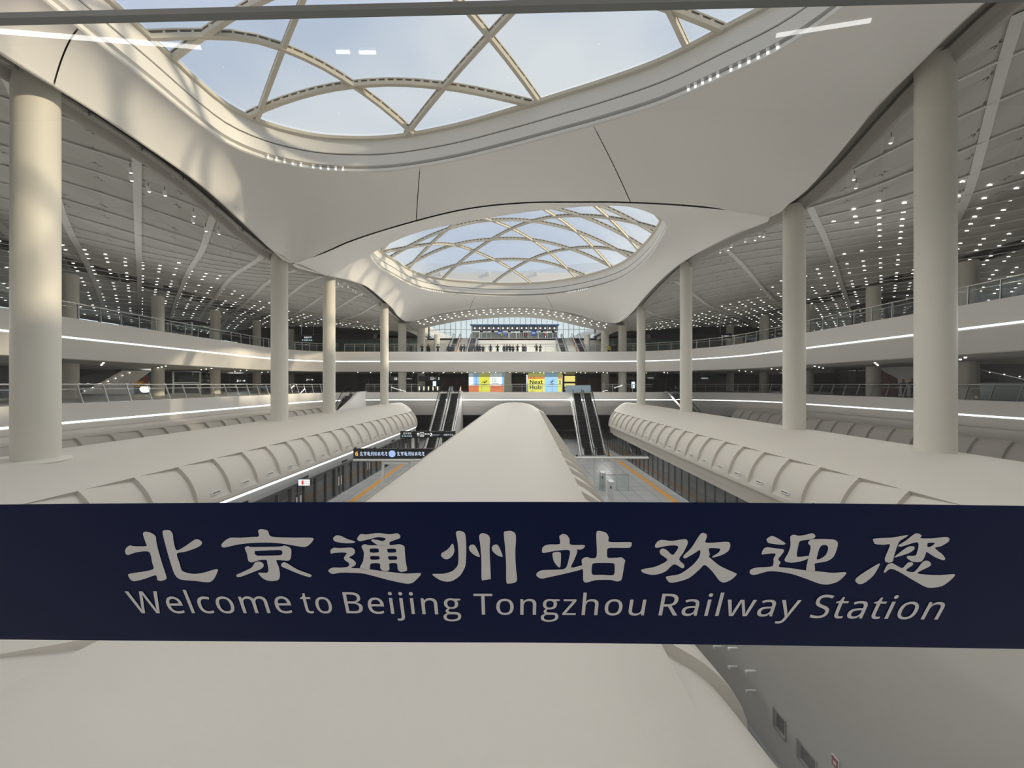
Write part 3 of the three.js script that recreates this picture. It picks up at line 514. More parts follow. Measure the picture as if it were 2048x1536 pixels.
/* ---------------------------------------------------------------- the glass screen and its printed band, just in front of the camera */
const TAN = 0.364, YAW = 0.025, Z0 = 0.52;
function onPane(px, py, lift = 0) {                 // a point of the leaning pane, by where the trace lies on it
  const dx = (px - 1024) / FOCAL, dh = (768 - py) / FOCAL, z = Z0 / (1 + TAN * dh + YAW * dx);
  const n = new THREE.Vector3(YAW, TAN, -1).normalize();
  return E(dx * z, dh * z, z).addScaledVector(n, -lift);
}
{
  const t = thing('glass_screen', 'clear leaning glass balustrade pane right in front of the camera', 'glass screen', onPane(1024, 1200));
  const o = t.position, c = [onPane(-900, 1950), onPane(2950, 1950), onPane(2950, -32), onPane(-900, 60)].map((v) => v.sub(o));
  mesh('pane', tris(c, [0, 1, 2, 0, 2, 3]), M.glass, t);
  const a = onPane(-900, 60).sub(o), b = onPane(2950, -32).sub(o);
  mesh('top_edge', bar(a, b, 0.008, 0.006), std(0.2, 0.205, 0.2, 0.3), t);
}
const glyphs = {};
const put = (name, x0, k, list) => { glyphs[name] = { x0, k, list }; };
const K = 4.876, KD = 2048 / 440;
put('bei', 240, K, [{ o: [[235, 125], [262, 105], [320, 120], [358, 150], [365, 200], [385, 290], [420, 410], [463, 545], [455, 570], [410, 585], [375, 575], [357, 530], [250, 565], [150, 588], [112, 570], [90, 525], [130, 510], [250, 492], [335, 468], [325, 410], [293, 302], [170, 307], [85, 333], [60, 300], [75, 260], [110, 240], [150, 247], [266, 245], [258, 205]] },
  { o: [[425, 112], [455, 90], [500, 95], [525, 130], [532, 190], [560, 285], [640, 250], [730, 188], [770, 180], [808, 205], [800, 235], [750, 265], [650, 300], [566, 320], [590, 410], [612, 480], [660, 505], [740, 517], [830, 503], [958, 469], [945, 530], [915, 575], [870, 598], [740, 585], [620, 575], [570, 555], [535, 505], [500, 400], [460, 260]] }]);
put('jing', 240, K, [{ o: [[1355, 95], [1390, 80], [1450, 97], [1485, 153], [1700, 163], [1888, 167], [1860, 225], [1805, 255], [1700, 240], [1560, 218], [1450, 212], [1300, 215], [1150, 232], [1020, 260], [998, 232], [1030, 195], [1085, 165], [1180, 165], [1290, 157], [1360, 150]] },
  { o: [[1225, 265], [1255, 245], [1300, 255], [1560, 250], [1610, 240], [1660, 258], [1678, 290], [1672, 360], [1650, 387], [1590, 385], [1532, 385], [1555, 450], [1567, 520], [1560, 562], [1530, 582], [1460, 585], [1400, 560], [1355, 508], [1400, 505], [1440, 505], [1455, 480], [1445, 420], [1432, 380], [1360, 385], [1290, 405], [1258, 385], [1245, 320]], h: [[[1320, 303], [1345, 293], [1560, 284], [1590, 303], [1588, 320], [1570, 335], [1450, 338], [1340, 337]]] },
  { o: [[1320, 410], [1360, 395], [1400, 412], [1408, 440], [1380, 470], [1290, 505], [1190, 543], [1150, 545], [1145, 525], [1200, 500], [1290, 455]] }, { o: [[1580, 420], [1605, 403], [1640, 415], [1740, 475], [1865, 522], [1870, 540], [1850, 547], [1760, 520], [1640, 470], [1585, 445]] }]);
put('tong', 640, K, [{ o: [[136, 165], [165, 142], [210, 147], [280, 180], [345, 200], [330, 215], [250, 218], [165, 205], [138, 188]] },
  { o: [[110, 285], [140, 262], [200, 265], [310, 260], [340, 280], [345, 310], [325, 335], [290, 355], [330, 380], [355, 410], [345, 435], [310, 458], [400, 462], [480, 470], [600, 487], [750, 505], [850, 513], [985, 509], [960, 555], [910, 600], [860, 612], [780, 600], [650, 570], [520, 535], [420, 512], [300, 505], [200, 505], [130, 517], [90, 495], [92, 475], [130, 455], [200, 455], [265, 450], [290, 430], [285, 410], [245, 380], [240, 355], [265, 315], [220, 308], [150, 312], [112, 318]] },
  { o: [[368, 170], [400, 130], [460, 132], [570, 118], [680, 130], [760, 121], [787, 150], [775, 172], [730, 188], [682, 210], [680, 245], [590, 245], [510, 200], [512, 180], [560, 185], [610, 197], [640, 185], [640, 170], [600, 160], [560, 160], [480, 180], [400, 198], [375, 190]] },
  { o: [[410, 250], [440, 228], [490, 238], [590, 236], [680, 238], [780, 228], [825, 248], [830, 290], [840, 400], [853, 470], [840, 490], [790, 497], [762, 472], [752, 416], [682, 416], [682, 470], [660, 488], [610, 482], [592, 460], [585, 416], [502, 416], [490, 465], [480, 478], [400, 466], [400, 440], [425, 390], [432, 310]], h: [[[490, 285], [500, 270], [565, 270], [577, 285], [572, 306], [500, 308]], [[660, 285], [668, 272], [735, 272], [745, 285], [740, 306], [672, 308]], [[493, 355], [502, 343], [572, 343], [584, 356], [580, 374], [505, 377]], [[668, 356], [675, 344], [745, 344], [754, 357], [750, 376], [680, 378]]] }]);
put('zhou', 640, K, [{ o: [[1295, 222], [1312, 280], [1300, 330], [1260, 368], [1220, 372], [1186, 345], [1190, 315], [1250, 275]] }, { o: [[1328, 115], [1360, 97], [1405, 112], [1422, 150], [1428, 260], [1425, 380], [1415, 450], [1370, 530], [1300, 580], [1240, 592], [1170, 575], [1097, 520], [1200, 515], [1290, 490], [1345, 430], [1352, 340], [1345, 220]] },
  { o: [[1453, 260], [1470, 235], [1500, 232], [1525, 260], [1560, 348], [1510, 335], [1465, 295]] }, { o: [[1553, 150], [1580, 120], [1630, 132], [1658, 170], [1655, 300], [1666, 550], [1650, 568], [1600, 577], [1577, 565], [1575, 400], [1565, 240]] }, { o: [[1676, 260], [1695, 235], [1730, 232], [1755, 270], [1782, 348], [1730, 335], [1685, 295]] }, { o: [[1793, 118], [1820, 100], [1870, 100], [1910, 140], [1905, 300], [1910, 450], [1922, 570], [1900, 600], [1850, 610], [1818, 595], [1815, 420], [1805, 250]] }]);
put('zhan', 1060, K, [{ o: [[285, 150], [320, 127], [360, 140], [385, 180], [395, 231], [520, 235], [532, 252], [500, 278], [452, 280], [460, 300], [430, 380], [402, 455], [520, 430], [520, 465], [400, 500], [200, 545], [110, 562], [63, 535], [70, 505], [120, 480], [250, 475], [343, 462], [375, 380], [382, 287], [250, 292], [130, 312], [116, 285], [130, 250], [180, 230], [283, 227], [291, 190]] }, { o: [[218, 320], [250, 303], [290, 305], [301, 330], [296, 440], [285, 453], [265, 440], [230, 390]] },
  { o: [[645, 118], [680, 98], [740, 117], [765, 160], [775, 205], [970, 207], [988, 225], [970, 260], [860, 262], [768, 264], [750, 285], [750, 345], [765, 360], [850, 358], [890, 355], [924, 385], [920, 410], [905, 500], [890, 570], [850, 590], [780, 575], [640, 577], [550, 600], [518, 580], [515, 490], [502, 390], [515, 365], [550, 352], [595, 364], [640, 356], [650, 300]], h: [[[603, 435], [630, 411], [800, 411], [822, 435], [820, 510], [795, 530], [700, 525], [620, 525], [600, 508]]] }]);
put('huan', 1060, K, [{ o: [[1215, 240], [1240, 200], [1285, 185], [1380, 195], [1500, 177], [1532, 195], [1530, 230], [1490, 310], [1450, 375], [1500, 430], [1482, 462], [1400, 423], [1320, 490], [1250, 518], [1180, 525], [1100, 505], [1080, 480], [1110, 467], [1220, 445], [1335, 383], [1270, 325], [1262, 290], [1290, 268], [1330, 285], [1388, 332], [1440, 262], [1420, 240], [1340, 242], [1230, 262]] },
  { o: [[1640, 150], [1675, 117], [1715, 130], [1718, 160], [1705, 207], [1760, 213], [1880, 205], [1935, 208], [1947, 240], [1930, 290], [1870, 330], [1780, 357], [1778, 343], [1830, 310], [1850, 275], [1820, 267], [1740, 268], [1748, 330], [1740, 350], [1850, 440], [1990, 505], [2008, 522], [1960, 570], [1890, 600], [1840, 580], [1770, 490], [1698, 430], [1640, 480], [1540, 560], [1400, 600], [1350, 595], [1320, 550], [1340, 538], [1460, 515], [1580, 430], [1645, 350], [1652, 285], [1590, 320], [1510, 365], [1490, 353], [1500, 330], [1570, 260]] }]);
put('ying', 1480, KD, [{ o: [[243, 165], [290, 140], [340, 160], [412, 205], [400, 221], [330, 218], [260, 205], [243, 185]] },
  { o: [[196, 295], [215, 258], [250, 245], [330, 255], [395, 265], [398, 290], [350, 355], [370, 385], [355, 426], [450, 437], [605, 460], [700, 467], [850, 482], [978, 478], [950, 525], [890, 570], [800, 592], [720, 580], [600, 535], [480, 495], [350, 472], [250, 470], [130, 502], [86, 488], [90, 455], [140, 435], [220, 430], [290, 422], [305, 390], [305, 350], [325, 310], [300, 302], [230, 308], [200, 312]] },
  { o: [[460, 150], [490, 128], [540, 138], [600, 130], [660, 115], [690, 132], [688, 155], [650, 172], [555, 187], [535, 230], [520, 320], [545, 335], [630, 325], [625, 350], [560, 375], [480, 388], [420, 380], [408, 355], [440, 300], [462, 230]] },
  { o: [[628, 195], [660, 172], [760, 168], [865, 174], [902, 205], [890, 270], [860, 335], [800, 375], [693, 395], [688, 420], [685, 470], [610, 466], [620, 380], [648, 260], [645, 230], [630, 215]], h: [[[733, 250], [760, 226], [800, 228], [812, 260], [790, 315], [740, 352], [706, 356], [715, 310]]] }]);
put('nin', 1480, KD, [{ o: [[1230, 168], [1290, 160], [1400, 155], [1543, 132], [1540, 147], [1480, 185], [1455, 230], [1425, 320], [1412, 375], [1380, 388], [1345, 380], [1340, 340], [1385, 223], [1330, 222], [1250, 215], [1232, 190]] },
  { o: [[1462, 228], [1530, 185], [1600, 130], [1640, 115], [1680, 137], [1670, 161], [1780, 162], [1900, 149], [1936, 165], [1925, 195], [1860, 235], [1803, 252], [1870, 310], [1898, 350], [1880, 365], [1810, 340], [1728, 290], [1720, 300], [1700, 350], [1670, 380], [1600, 380], [1545, 347], [1550, 325], [1600, 325], [1630, 312], [1650, 230], [1640, 200], [1600, 205], [1540, 225], [1480, 240]], h: [[[1737, 206], [1800, 204], [1778, 230], [1737, 243]]] },
  { o: [[1430, 332], [1520, 260], [1570, 235], [1610, 240], [1610, 265], [1560, 300], [1450, 335]] }, { o: [[1280, 397], [1285, 420], [1230, 510], [1150, 575], [1100, 587], [1066, 562], [1075, 530], [1150, 475]] },
  { o: [[1328, 472], [1360, 410], [1400, 392], [1440, 410], [1500, 438], [1550, 390], [1590, 385], [1597, 410], [1535, 457], [1610, 473], [1690, 380], [1740, 372], [1767, 400], [1750, 425], [1640, 484], [1740, 500], [1860, 503], [1985, 496], [1960, 540], [1880, 600], [1800, 620], [1720, 615], [1600, 550], [1500, 490], [1420, 450], [1380, 450], [1340, 480]] }]);
const ORDER = ['bei', 'jing', 'tong', 'zhou', 'zhan', 'huan', 'ying', 'nin'];
const smoothLoop = (pts) => { const c = new THREE.CatmullRomCurve3(pts.map((p) => new THREE.Vector3(p[0], p[1], 0)), true, 'catmullrom', 0.42); return c.getPoints(pts.length * 5).slice(0, -1).map((v) => new THREE.Vector2(v.x, v.y)); };
function flatShape(outer, holes, map) {             // filled outline put where map() says
  if (THREE.ShapeUtils.isClockWise(outer)) outer.reverse(); holes.forEach((h) => { if (!THREE.ShapeUtils.isClockWise(h)) h.reverse(); });
  const f = THREE.ShapeUtils.triangulateShape(outer, holes); return tris([...outer, ...holes.flat()].map(map), f.flat());
}
{
  const t = thing('banner', 'dark blue printed band across the glass with large Chinese characters and an English welcome line', 'banner', onPane(1024, 1145)), o = t.position;
  const topY = (x) => 1003 + 5 * ((x - 1000) / 1024) ** 2 + (x > 1000 ? 2.6 * ((x - 1000) / 1024) ** 2 : 0.5 * ((x - 1000) / 1024) ** 2), botY = (x) => 1284 + (x > 1024 ? 13 * ((x - 1024) / 1024) ** 1.2 : -6 * ((1024 - x) / 1024) ** 1.6);
  mesh('film', grid((u, v) => { const x = lerp(-420, 2470, u); return onPane(x, lerp(topY(x), botY(x), v), 0.001).sub(o); }, 60, 4), M.navy, t);
  for (const c of ORDER) {
    const { x0, k, list } = glyphs[c], map = (p) => onPane(x0 + p.x / k, 1040 + p.y / k, 0.002).sub(o);
    mesh('chinese_character', join(list.map((s) => flatShape(smoothLoop(s.o), (s.h || []).map(smoothLoop), map))), M.letter, t);
  }
  const font = await new FontLoader().loadAsync('fonts/droid/droid_sans_regular.typeface.json');
  for (const [word, xa, xb, ya, yb, cap] of [['Welcome', 272, 588, 1224.5, 1224.2, 42], ['to', 609, 668, 1224, 1224.5, 42], ['Beijing', 694, 923, 1224.5, 1227, 42], ['Tongzhou', 949, 1287, 1227, 1228.7, 42], ['Railway', 1316, 1590, 1228.7, 1231, 43], ['Station', 1617, 1873, 1233.5, 1237, 44]]) {
    const sc = 100 / font.data.resolution, chars = []; let pen = 0, w0 = 1e9, w1 = -1e9; // one mesh per character, set a little apart
    for (const ch of word) { const cut = font.generateShapes(ch, 100).map((s) => s.extractPoints(6)); let c0 = 1e9, c1 = -1e9; for (const s of cut) for (const p of s.shape) { c0 = Math.min(c0, p.x); c1 = Math.max(c1, p.x); } const mid = (c0 + c1) / 2; for (const s of cut) for (const p of [...s.shape, ...s.holes.flat()]) p.x = pen + mid + (p.x - mid) * 0.94; w0 = Math.min(w0, pen + mid + (c0 - mid) * 0.94); w1 = Math.max(w1, pen + mid + (c1 - mid) * 0.94); chars.push(cut); pen += font.data.glyphs[ch].ha * sc; }
    const A = onPane(xa, ya, 0.002), B = onPane(xb, yb, 0.002), up = onPane((xa + xb) / 2, (ya + yb) / 2 - cap, 0.002).sub(onPane((xa + xb) / 2, (ya + yb) / 2, 0.002)).length();
    const upDir = new THREE.Vector3(0, 1, TAN).normalize(), capUnits = Math.max(...font.generateShapes('H', 100).flatMap((s) => s.extractPoints(4).shape.map((q) => q.y)));
    for (const cut of chars) mesh('letter', join(cut.map((s) => flatShape(s.shape, s.holes, (p) => A.clone().lerp(B, (p.x - w0) / (w1 - w0)).addScaledVector(upDir, p.y / capUnits * up).sub(o)))), M.letter, t);
  }
}

/* ---------------------------------------------------------------- near stair wall at the right, its openings and fittings */
{
  const w = struct('wall_stair', new THREE.BufferGeometry(), M.wallPaint); const X = 6.0, top = (z) => lerp(-1.35, -6.6, clamp((z - 2.2) / 9.8, 0, 1));
  const holes = [[-7.0, -6.1, 8.15, 8.75], [-7.05, -6.15, 7.15, 7.75]];  // h0, h1, z0, z1 (set from the openings below)
  const win = [[1548, 1414, 1572, 1480], [1596, 1477, 1634, 1540]].map(([xa, ya, xb, yb]) => { const z1 = X * FOCAL / (xa - 1024), z0 = X * FOCAL / (xb - 1024); return [-(ya + 38 - 768) * z1 / FOCAL, -(ya - 768) * z1 / FOCAL, z0, z1]; });
  const outline = [new THREE.Vector2(0.2, H_PLAT), new THREE.Vector2(12.6, H_PLAT), new THREE.Vector2(12.6, top(12.6)), new THREE.Vector2(2.2, top(2.2)), new THREE.Vector2(0.2, top(2.2))];
  const hs = win.map(([a, b, c, d]) => [new THREE.Vector2(c, a), new THREE.Vector2(d, a), new THREE.Vector2(d, b), new THREE.Vector2(c, b)]);
  const sheet = (x) => flatShape(outline.map((v) => v.clone()), hs.map((h) => h.map((v) => v.clone())), (p) => E(x, p.y, p.x));
  const sides = []; for (const pl of [outline, ...hs]) pl.forEach((p, i) => { const q = pl[(i + 1) % pl.length]; sides.push(tris([E(X, p.y, p.x), E(X, q.y, q.x), E(X + 0.3, q.y, q.x), E(X + 0.3, p.y, p.x)], [0, 1, 2, 0, 2, 3])); });
  w.geometry = join([sheet(X), sheet(X + 0.3), ...sides]);
  const back = mesh('dark_opening_sheet', box(X + 0.11, -5.8, 8, 0.1, 4.2, 4.5), M.shop, w);  // dark sheet close behind the openings stands in for their shaded inside
  win.forEach(([a, b, c, d]) => mesh('opening_frame', join([bar(E(X - 0.01, a, c), E(X - 0.01, a, d), 0.03, 0.03), bar(E(X - 0.01, b, c), E(X - 0.01, b, d), 0.03, 0.03), bar(E(X - 0.01, a, c), E(X - 0.01, b, c), 0.03, 0.03), bar(E(X - 0.01, a, d), E(X - 0.01, b, d), 0.03, 0.03)]), M.concrete, w));
  [[1444, 1293, 'faint pale bracket at the top left of the right wall, just under the banner'], [1475, 1296, 'pale bracket just under the banner on the right wall'], [1475, 1333, 'pale bracket on the right wall, beside the narrow gap'], [1511, 1342, 'larger pale bracket on the right wall, right of the others'], [1512, 1381, 'lowest pale bracket on the right wall']].forEach(([px, py, label]) => {
    const z = X * FOCAL / (px - 1024), h = (768 - py) * z / FOCAL, t = thing('bracket', label, 'bracket', E(X, h, z), 'brackets on the stair wall');
    mesh('arm', boxAt(-0.12, 0, 0, 0.24, 0.035, 0.05, 0.01), M.white, t); mesh('tip', boxAt(-0.23, -0.03, 0, 0.04, 0.07, 0.07, 0.01), M.white, t);
  });
  const z = X * FOCAL / (1674 - 1024), t = thing('fire_sign', 'small red and white square fire sign low on the right wall', 'sign', E(X - 0.03, -(1525 - 768) * z / FOCAL, z));
  mesh('plate', boxAt(0, 0, 0, 0.02, 0.2, 0.16), M.white, t); mesh('red_field', boxAt(-0.012, 0, 0, 0.006, 0.17, 0.13), std(0.35, 0.03, 0.02, 0.5), t); mesh('symbol', boxAt(-0.017, -0.01, 0.0, 0.004, 0.06, 0.06), M.white, t);
  struct('floor_gap', box(4.6, H_PLAT + 0.02, 8, 2.6, 0.05, 15), M.concrete);
  const s = thing('stair_flight', 'dark metal steps at the foot of the right wall, at the bottom edge', 'stairs', E(5.2, H_PLAT, 7.4));
  for (let i = 0; i < 6; i++) mesh('tread', boxAt(0.25, 0.1 + i * 0.17, 1.3 + i * 0.3, 1.0, 0.05, 0.3), M.darkSteel, s);
}

/* ---------------------------------------------------------------- unseen light lines behind the viewer, placed so the pane mirrors them */
{
  const nrm = new THREE.Vector3(YAW, TAN, -1).normalize(), back = (px, py, t) => { const q = onPane(px, py), d = q.clone().sub(camera.position).normalize(); d.addScaledVector(nrm, -2 * d.dot(nrm)); return q.addScaledVector(d, t); };
  [[-60, 58, 402, 95, 9, 'long white light line behind the viewer, mirrored at the top left of the pane'], [1552, 71, 1742, 41, 12, 'white light line behind the viewer, mirrored at the top right of the pane'], [672, 104, 700, 104, 15, 'left short lamp behind the viewer, mirrored in the near skylight'], [718, 105, 752, 105, 15, 'right short lamp behind the viewer, mirrored in the near skylight']].forEach(([xa, ya, xb, yb, t, label]) => {
    const a = back(xa, ya, t), b = back(xb, yb, t), o = a.clone().lerp(b, 0.5), g = thing('unseen_linear_lamp', label, 'lamp', o); const w = 0.0055 * t * 1.1;
    mesh('tube', bar(a.clone().sub(o), b.clone().sub(o), w, w), glow(1, 0.99, 0.97, 8), g); const up = new THREE.Vector3(0, w * 0.9, 0); mesh('holder', bar(a.clone().sub(o).add(up), b.clone().sub(o).add(up), w * 1.3, w * 0.6), M.white, g);
  });
}

for (const [x, label] of [[-2.4, 'left unseen downlight behind the viewer, placed to light the banner'], [0.2, 'middle unseen downlight behind the viewer, placed to light the banner'], [2.8, 'right unseen downlight behind the viewer, placed to light the banner']]) {  // out of view, placed to light the banner lettering
  const t = thing('downlight', label, 'downlight', E(x, H_UP_UNDER - 0.05, -2.4)); mesh('trim_ring', new THREE.TorusGeometry(0.1, 0.02, 8, 20).rotateX(Math.PI / 2), M.white, t); mesh('lens', new THREE.CylinderGeometry(0.09, 0.09, 0.03, 16), M.dimLamp, t);
  const l = new THREE.SpotLight(new THREE.Color(1, 0.96, 0.9), 2.0, 0, 1.3, 0.8, 2); l.position.copy(E(x, H_UP_UNDER - 0.1, -2.4)); l.target.position.copy(E(x * 0.6, -0.9, 0.4)); l.castShadow = true; scene.add(l, l.target);
}

/* ---------------------------------------------------------------- downlights in the side ceilings */
const triLamp = (() => { const s = 0.082, P = [[-s * 1.3, -s * 0.7], [-s * 1.3, s * 0.7], [s * 1.3, 0]]; const p = [...P.map((q) => new THREE.Vector3(q[0], -0.02, q[1])), ...P.map((q) => new THREE.Vector3(q[0], 0.05, q[1]))]; return tris(p, [0, 1, 2, 0, 1, 4, 0, 4, 3, 1, 2, 5, 1, 5, 4, 2, 0, 3, 2, 3, 5]); })();
const roundLamp = new THREE.CylinderGeometry(0.13, 0.13, 0.05, 12);
for (const side of [-1, 1]) {
  const list = [], a = [0.37 * 1.05, -0.6 * 1.05], b = [1.36, 0.62];
  for (let i = -130; i < 160; i++) for (let j = -20; j < 60; j++) {
    if (j % 4 === 3) continue;
    const x = 24 + a[0] * (2 * i + (j & 1)) * 0.72 + b[0] * j, z = 30 + a[1] * (2 * i + (j & 1)) * 0.72 + b[1] * j;
    const inner = side > 0 ? (z < 27 ? lerp(24.5, 20, smooth(18, 22, z)) + 6 * smooth(23, 27, z) : 27.2 - 5 * smooth(46, 60, z)) : (z < 32 ? lerp(33, 26, smooth(25, 32, z)) : 27 + 3.5 * smooth(33, 41, z) - 9 * smooth(50, 62, z));
    if (x < inner || x > 55 || z < 14 || z > 66 || x / z > 1.5) continue;
    if (side < 0 && z < 25) continue;
    list.push([side * x, z, Math.hypot(x, z)]);
  }
  list.sort((p, q) => p[2] - q[2]);
  const group = side < 0 ? 'small downlights in the left ceiling' : 'small downlights in the right ceiling', label = side < 0 ? 'small bright triangular downlight in the dark tiled ceiling of the left gallery' : 'small bright triangular downlight in the dark tiled ceiling of the right gallery';
  const first = mesh('downlight', triLamp, M.lamp); tag(first, label, 'downlight', group, 'thing');
  const keep = list.slice(0, 150), far = list.slice(150);
  keep.forEach(([x, z], n) => { const d = n ? copyOf(first) : first; d.position.copy(E(x, ceilH(x, z) - 0.03, z)); });
  const im = new THREE.InstancedMesh(triLamp, M.lamp, far.length), m4 = new THREE.Matrix4(); far.forEach(([x, z], n) => im.setMatrixAt(n, m4.setPosition(E(x, ceilH(x, z) - 0.03, z))));
  im.name = numbered('distant_downlights'); tag(im, side < 0 ? 'field of distant pinpoint downlights deeper in the left gallery ceiling' : 'field of distant pinpoint downlights deeper in the right gallery ceiling', 'downlights', null, 'stuff'); scene.add(im);
}
{ // two staggered rows of round lamps in the soffit bridge
  const first = mesh('round_downlight', roundLamp, M.lamp); tag(first, 'round white downlight in the curved soffit above the far gallery', 'downlight', 'round downlights in the soffit', 'thing');
  let n = 0; for (let k = -13; k <= 13; k++) for (const [dx, dz] of [[0, 2.6], [0.42, 3.5], [0.05, 1.3]]) { const x = k * 1.12 + dx, z = 56 + dz; const d = n++ ? copyOf(first) : first; d.position.copy(E(x, soffH(x, z) + 0.12 * Math.sin((z - 56) / 5.5 * Math.PI) - 0.04, z)); }
}

/* ---------------------------------------------------------------- spotlights on the rims, the beams and their light */
const bulbGeo = new THREE.SphereGeometry(0.07, 10, 8), canGeo = new THREE.CylinderGeometry(0.07, 0.085, 0.24, 12), stemGeo = new THREE.CylinderGeometry(0.012, 0.012, 0.3, 6);
function rimCluster(c, a0, label, n, power) {
  const t = thing('rim_lights', label, 'lights', E(c.c[0], c.lip, c.c[1])), o = t.position;
  for (let i = 0; i < n; i++) { const a = a0 + (i - n / 2 + (i >= n / 2 ? 0.6 : 0)) * 0.023, d = c.R(a)[0] - 0.1, p = E(c.c[0] + Math.cos(a) * d, c.lip + 0.14, c.c[1] + Math.sin(a) * d).sub(o); const cup = mesh('lamp_cup', new THREE.CylinderGeometry(0.07, 0.055, 0.12, 10).translate(p.x, p.y + 0.06, p.z), M.white, t); mesh('bulb', bulbGeo.clone().scale(0.75, 0.75, 0.75).translate(p.x, p.y - 0.02, p.z), M.dimLamp, cup); }
  const d = c.R(a0)[0] - 0.9, s = new THREE.SpotLight(new THREE.Color(1, 0.96, 0.91), power, 0, 1.25, 1, 2);
  s.position.copy(E(c.c[0] + Math.cos(a0) * d, c.lip - 0.1, c.c[1] + Math.sin(a0) * d)); s.target.position.copy(E(lerp(s.position.x, c.c[0], 0.35), H_PLAT, lerp(-s.position.z, c.c[1], 0.35))); s.castShadow = true; s.shadow.radius = 25; scene.add(s, s.target);
}
const angleTo = (c, x, z) => Math.atan2(z - c.c[1], x - c.c[0]);
const RIM = 150;
rimCluster(cell1, angleTo(cell1, -11.6, 20.7), 'row of small white lamps on the near skylight rim, at its lower left', 10, RIM);
rimCluster(cell1, angleTo(cell1, 8.4, 14.4), 'row of small white lamps on the near skylight rim, at its right side', 11, RIM);
rimCluster(cell1, angleTo(cell1, -12, -2), 'unseen lamps on the near skylight rim behind the viewer, lighting the canopies', 10, 85);  // this and the next cluster are out of view, placed to light the canopies
rimCluster(cell1, angleTo(cell1, 9.5, 1), 'unseen lamps on the near skylight rim, near right, lighting the canopies', 10, 85);
rimCluster(cell2, angleTo(cell2, -11, 49.9), 'tiny lamps on the far skylight rim, at its lower left', 10, RIM);
rimCluster(cell2, angleTo(cell2, 8.8, 50.2), 'tiny lamps on the far skylight rim, at its lower right', 10, RIM);
rimCluster(cell2, angleTo(cell2, -8.2, 30.8), 'unseen lamps on the near side of the far skylight rim, left, lighting canopies', 10, RIM);  // this and the next cluster are out of view, placed to light the canopies
rimCluster(cell2, angleTo(cell2, 8.2, 26.1), 'unseen lamps on the near side of the far skylight rim, right, lighting canopies', 10, RIM);
function trackSpot(x, h, z, label, group, aim = 0) {
  const t = thing('track_spotlight', label, 'spotlight', E(x, h, z), group);
  mesh('stem', stemGeo.clone().translate(0, 0.2, 0), M.darkSteel, t); const b = mesh('housing', canGeo.clone().rotateX(aim), M.white, t); mesh('lens', bulbGeo.clone().translate(0, -0.1, 0).applyMatrix4(new THREE.Matrix4().makeRotationX(aim)), M.lamp, b);
}
{
  const put = (px, py, side, label, group) => { // hung just under the tiled ceiling
    let z = 16; for (let k = 0; k < 40; k++) { const x = (px - 1024) * z / FOCAL, h = ceilH(x, z) - 0.4; z = lerp(z, h * FOCAL / (768 - py), 0.6); }
    trackSpot((px - 1024) * z / FOCAL, (768 - py) * z / FOCAL, z, label, group, 0.35);
  };
  [[260, 340, 'lit'], [262, 356, 'unlit'], [297, 378, 'tilted'], [329, 386, 'lit'], [387, 428, 'lit'], [386, 441, 'tilted'], [411, 458, 'tilted'], [437, 464, 'lit']].forEach(([x, y, k], i) => put(x, y, -1, `${['first', 'second', 'third', 'fourth', 'fifth', 'sixth', 'seventh', 'eighth'][i]} small white spotlight from the left hung along the left ceiling edge`));
  [[1783, 280], [1709, 354], [1713, 371]].forEach(([x, y], i) => put(x, y, 1, ['spotlight glowing just left of the thickest right column', 'upper spotlight of two close together on the right ceiling edge', 'lower spotlight of two close together on the right ceiling edge'][i]));
  [[1441, 502], [1457, 497], [1463, 491], [1491, 480], [1511, 477], [1520, 469], [1528, 470]].forEach(([x, y], i) => put(x, y, 1, 'small clustered spotlight under the right ceiling edge, left of the second thick column', 'clustered spotlights at the right ceiling edge'));
  [[676, 565], [684, 571], [696, 572], [706, 579], [711, 583], [723, 588]].forEach(([x, y]) => put(x, y, -1, 'small clustered spotlight under the left ceiling edge, right of the sunlit slim column', 'clustered spotlights at the left ceiling edge'));
}
// added fill panels with area lights, brightening the dark lower galleries
function addedGalleryLamp(x, h, z, w, d, power, label) {
  const t = thing('added_ceiling_lamp', label, 'light', E(x, h, z)); mesh('diffuser', boxAt(0, 0, 0, w, 0.04, d), M.lamp, t); mesh('frame', join([boxAt(0, 0.01, d / 2 + 0.04, w + 0.16, 0.06, 0.08), boxAt(0, 0.01, -d / 2 - 0.04, w + 0.16, 0.06, 0.08), boxAt(w / 2 + 0.04, 0.01, 0, 0.08, 0.06, d), boxAt(-w / 2 - 0.04, 0.01, 0, 0.08, 0.06, d)]), M.white, t);
  const l = new THREE.RectAreaLight(new THREE.Color(1, 0.95, 0.88), power, w, d); l.position.copy(E(x, h - 0.06, z)); l.lookAt(E(x, h - 5, z)); scene.add(l);
}

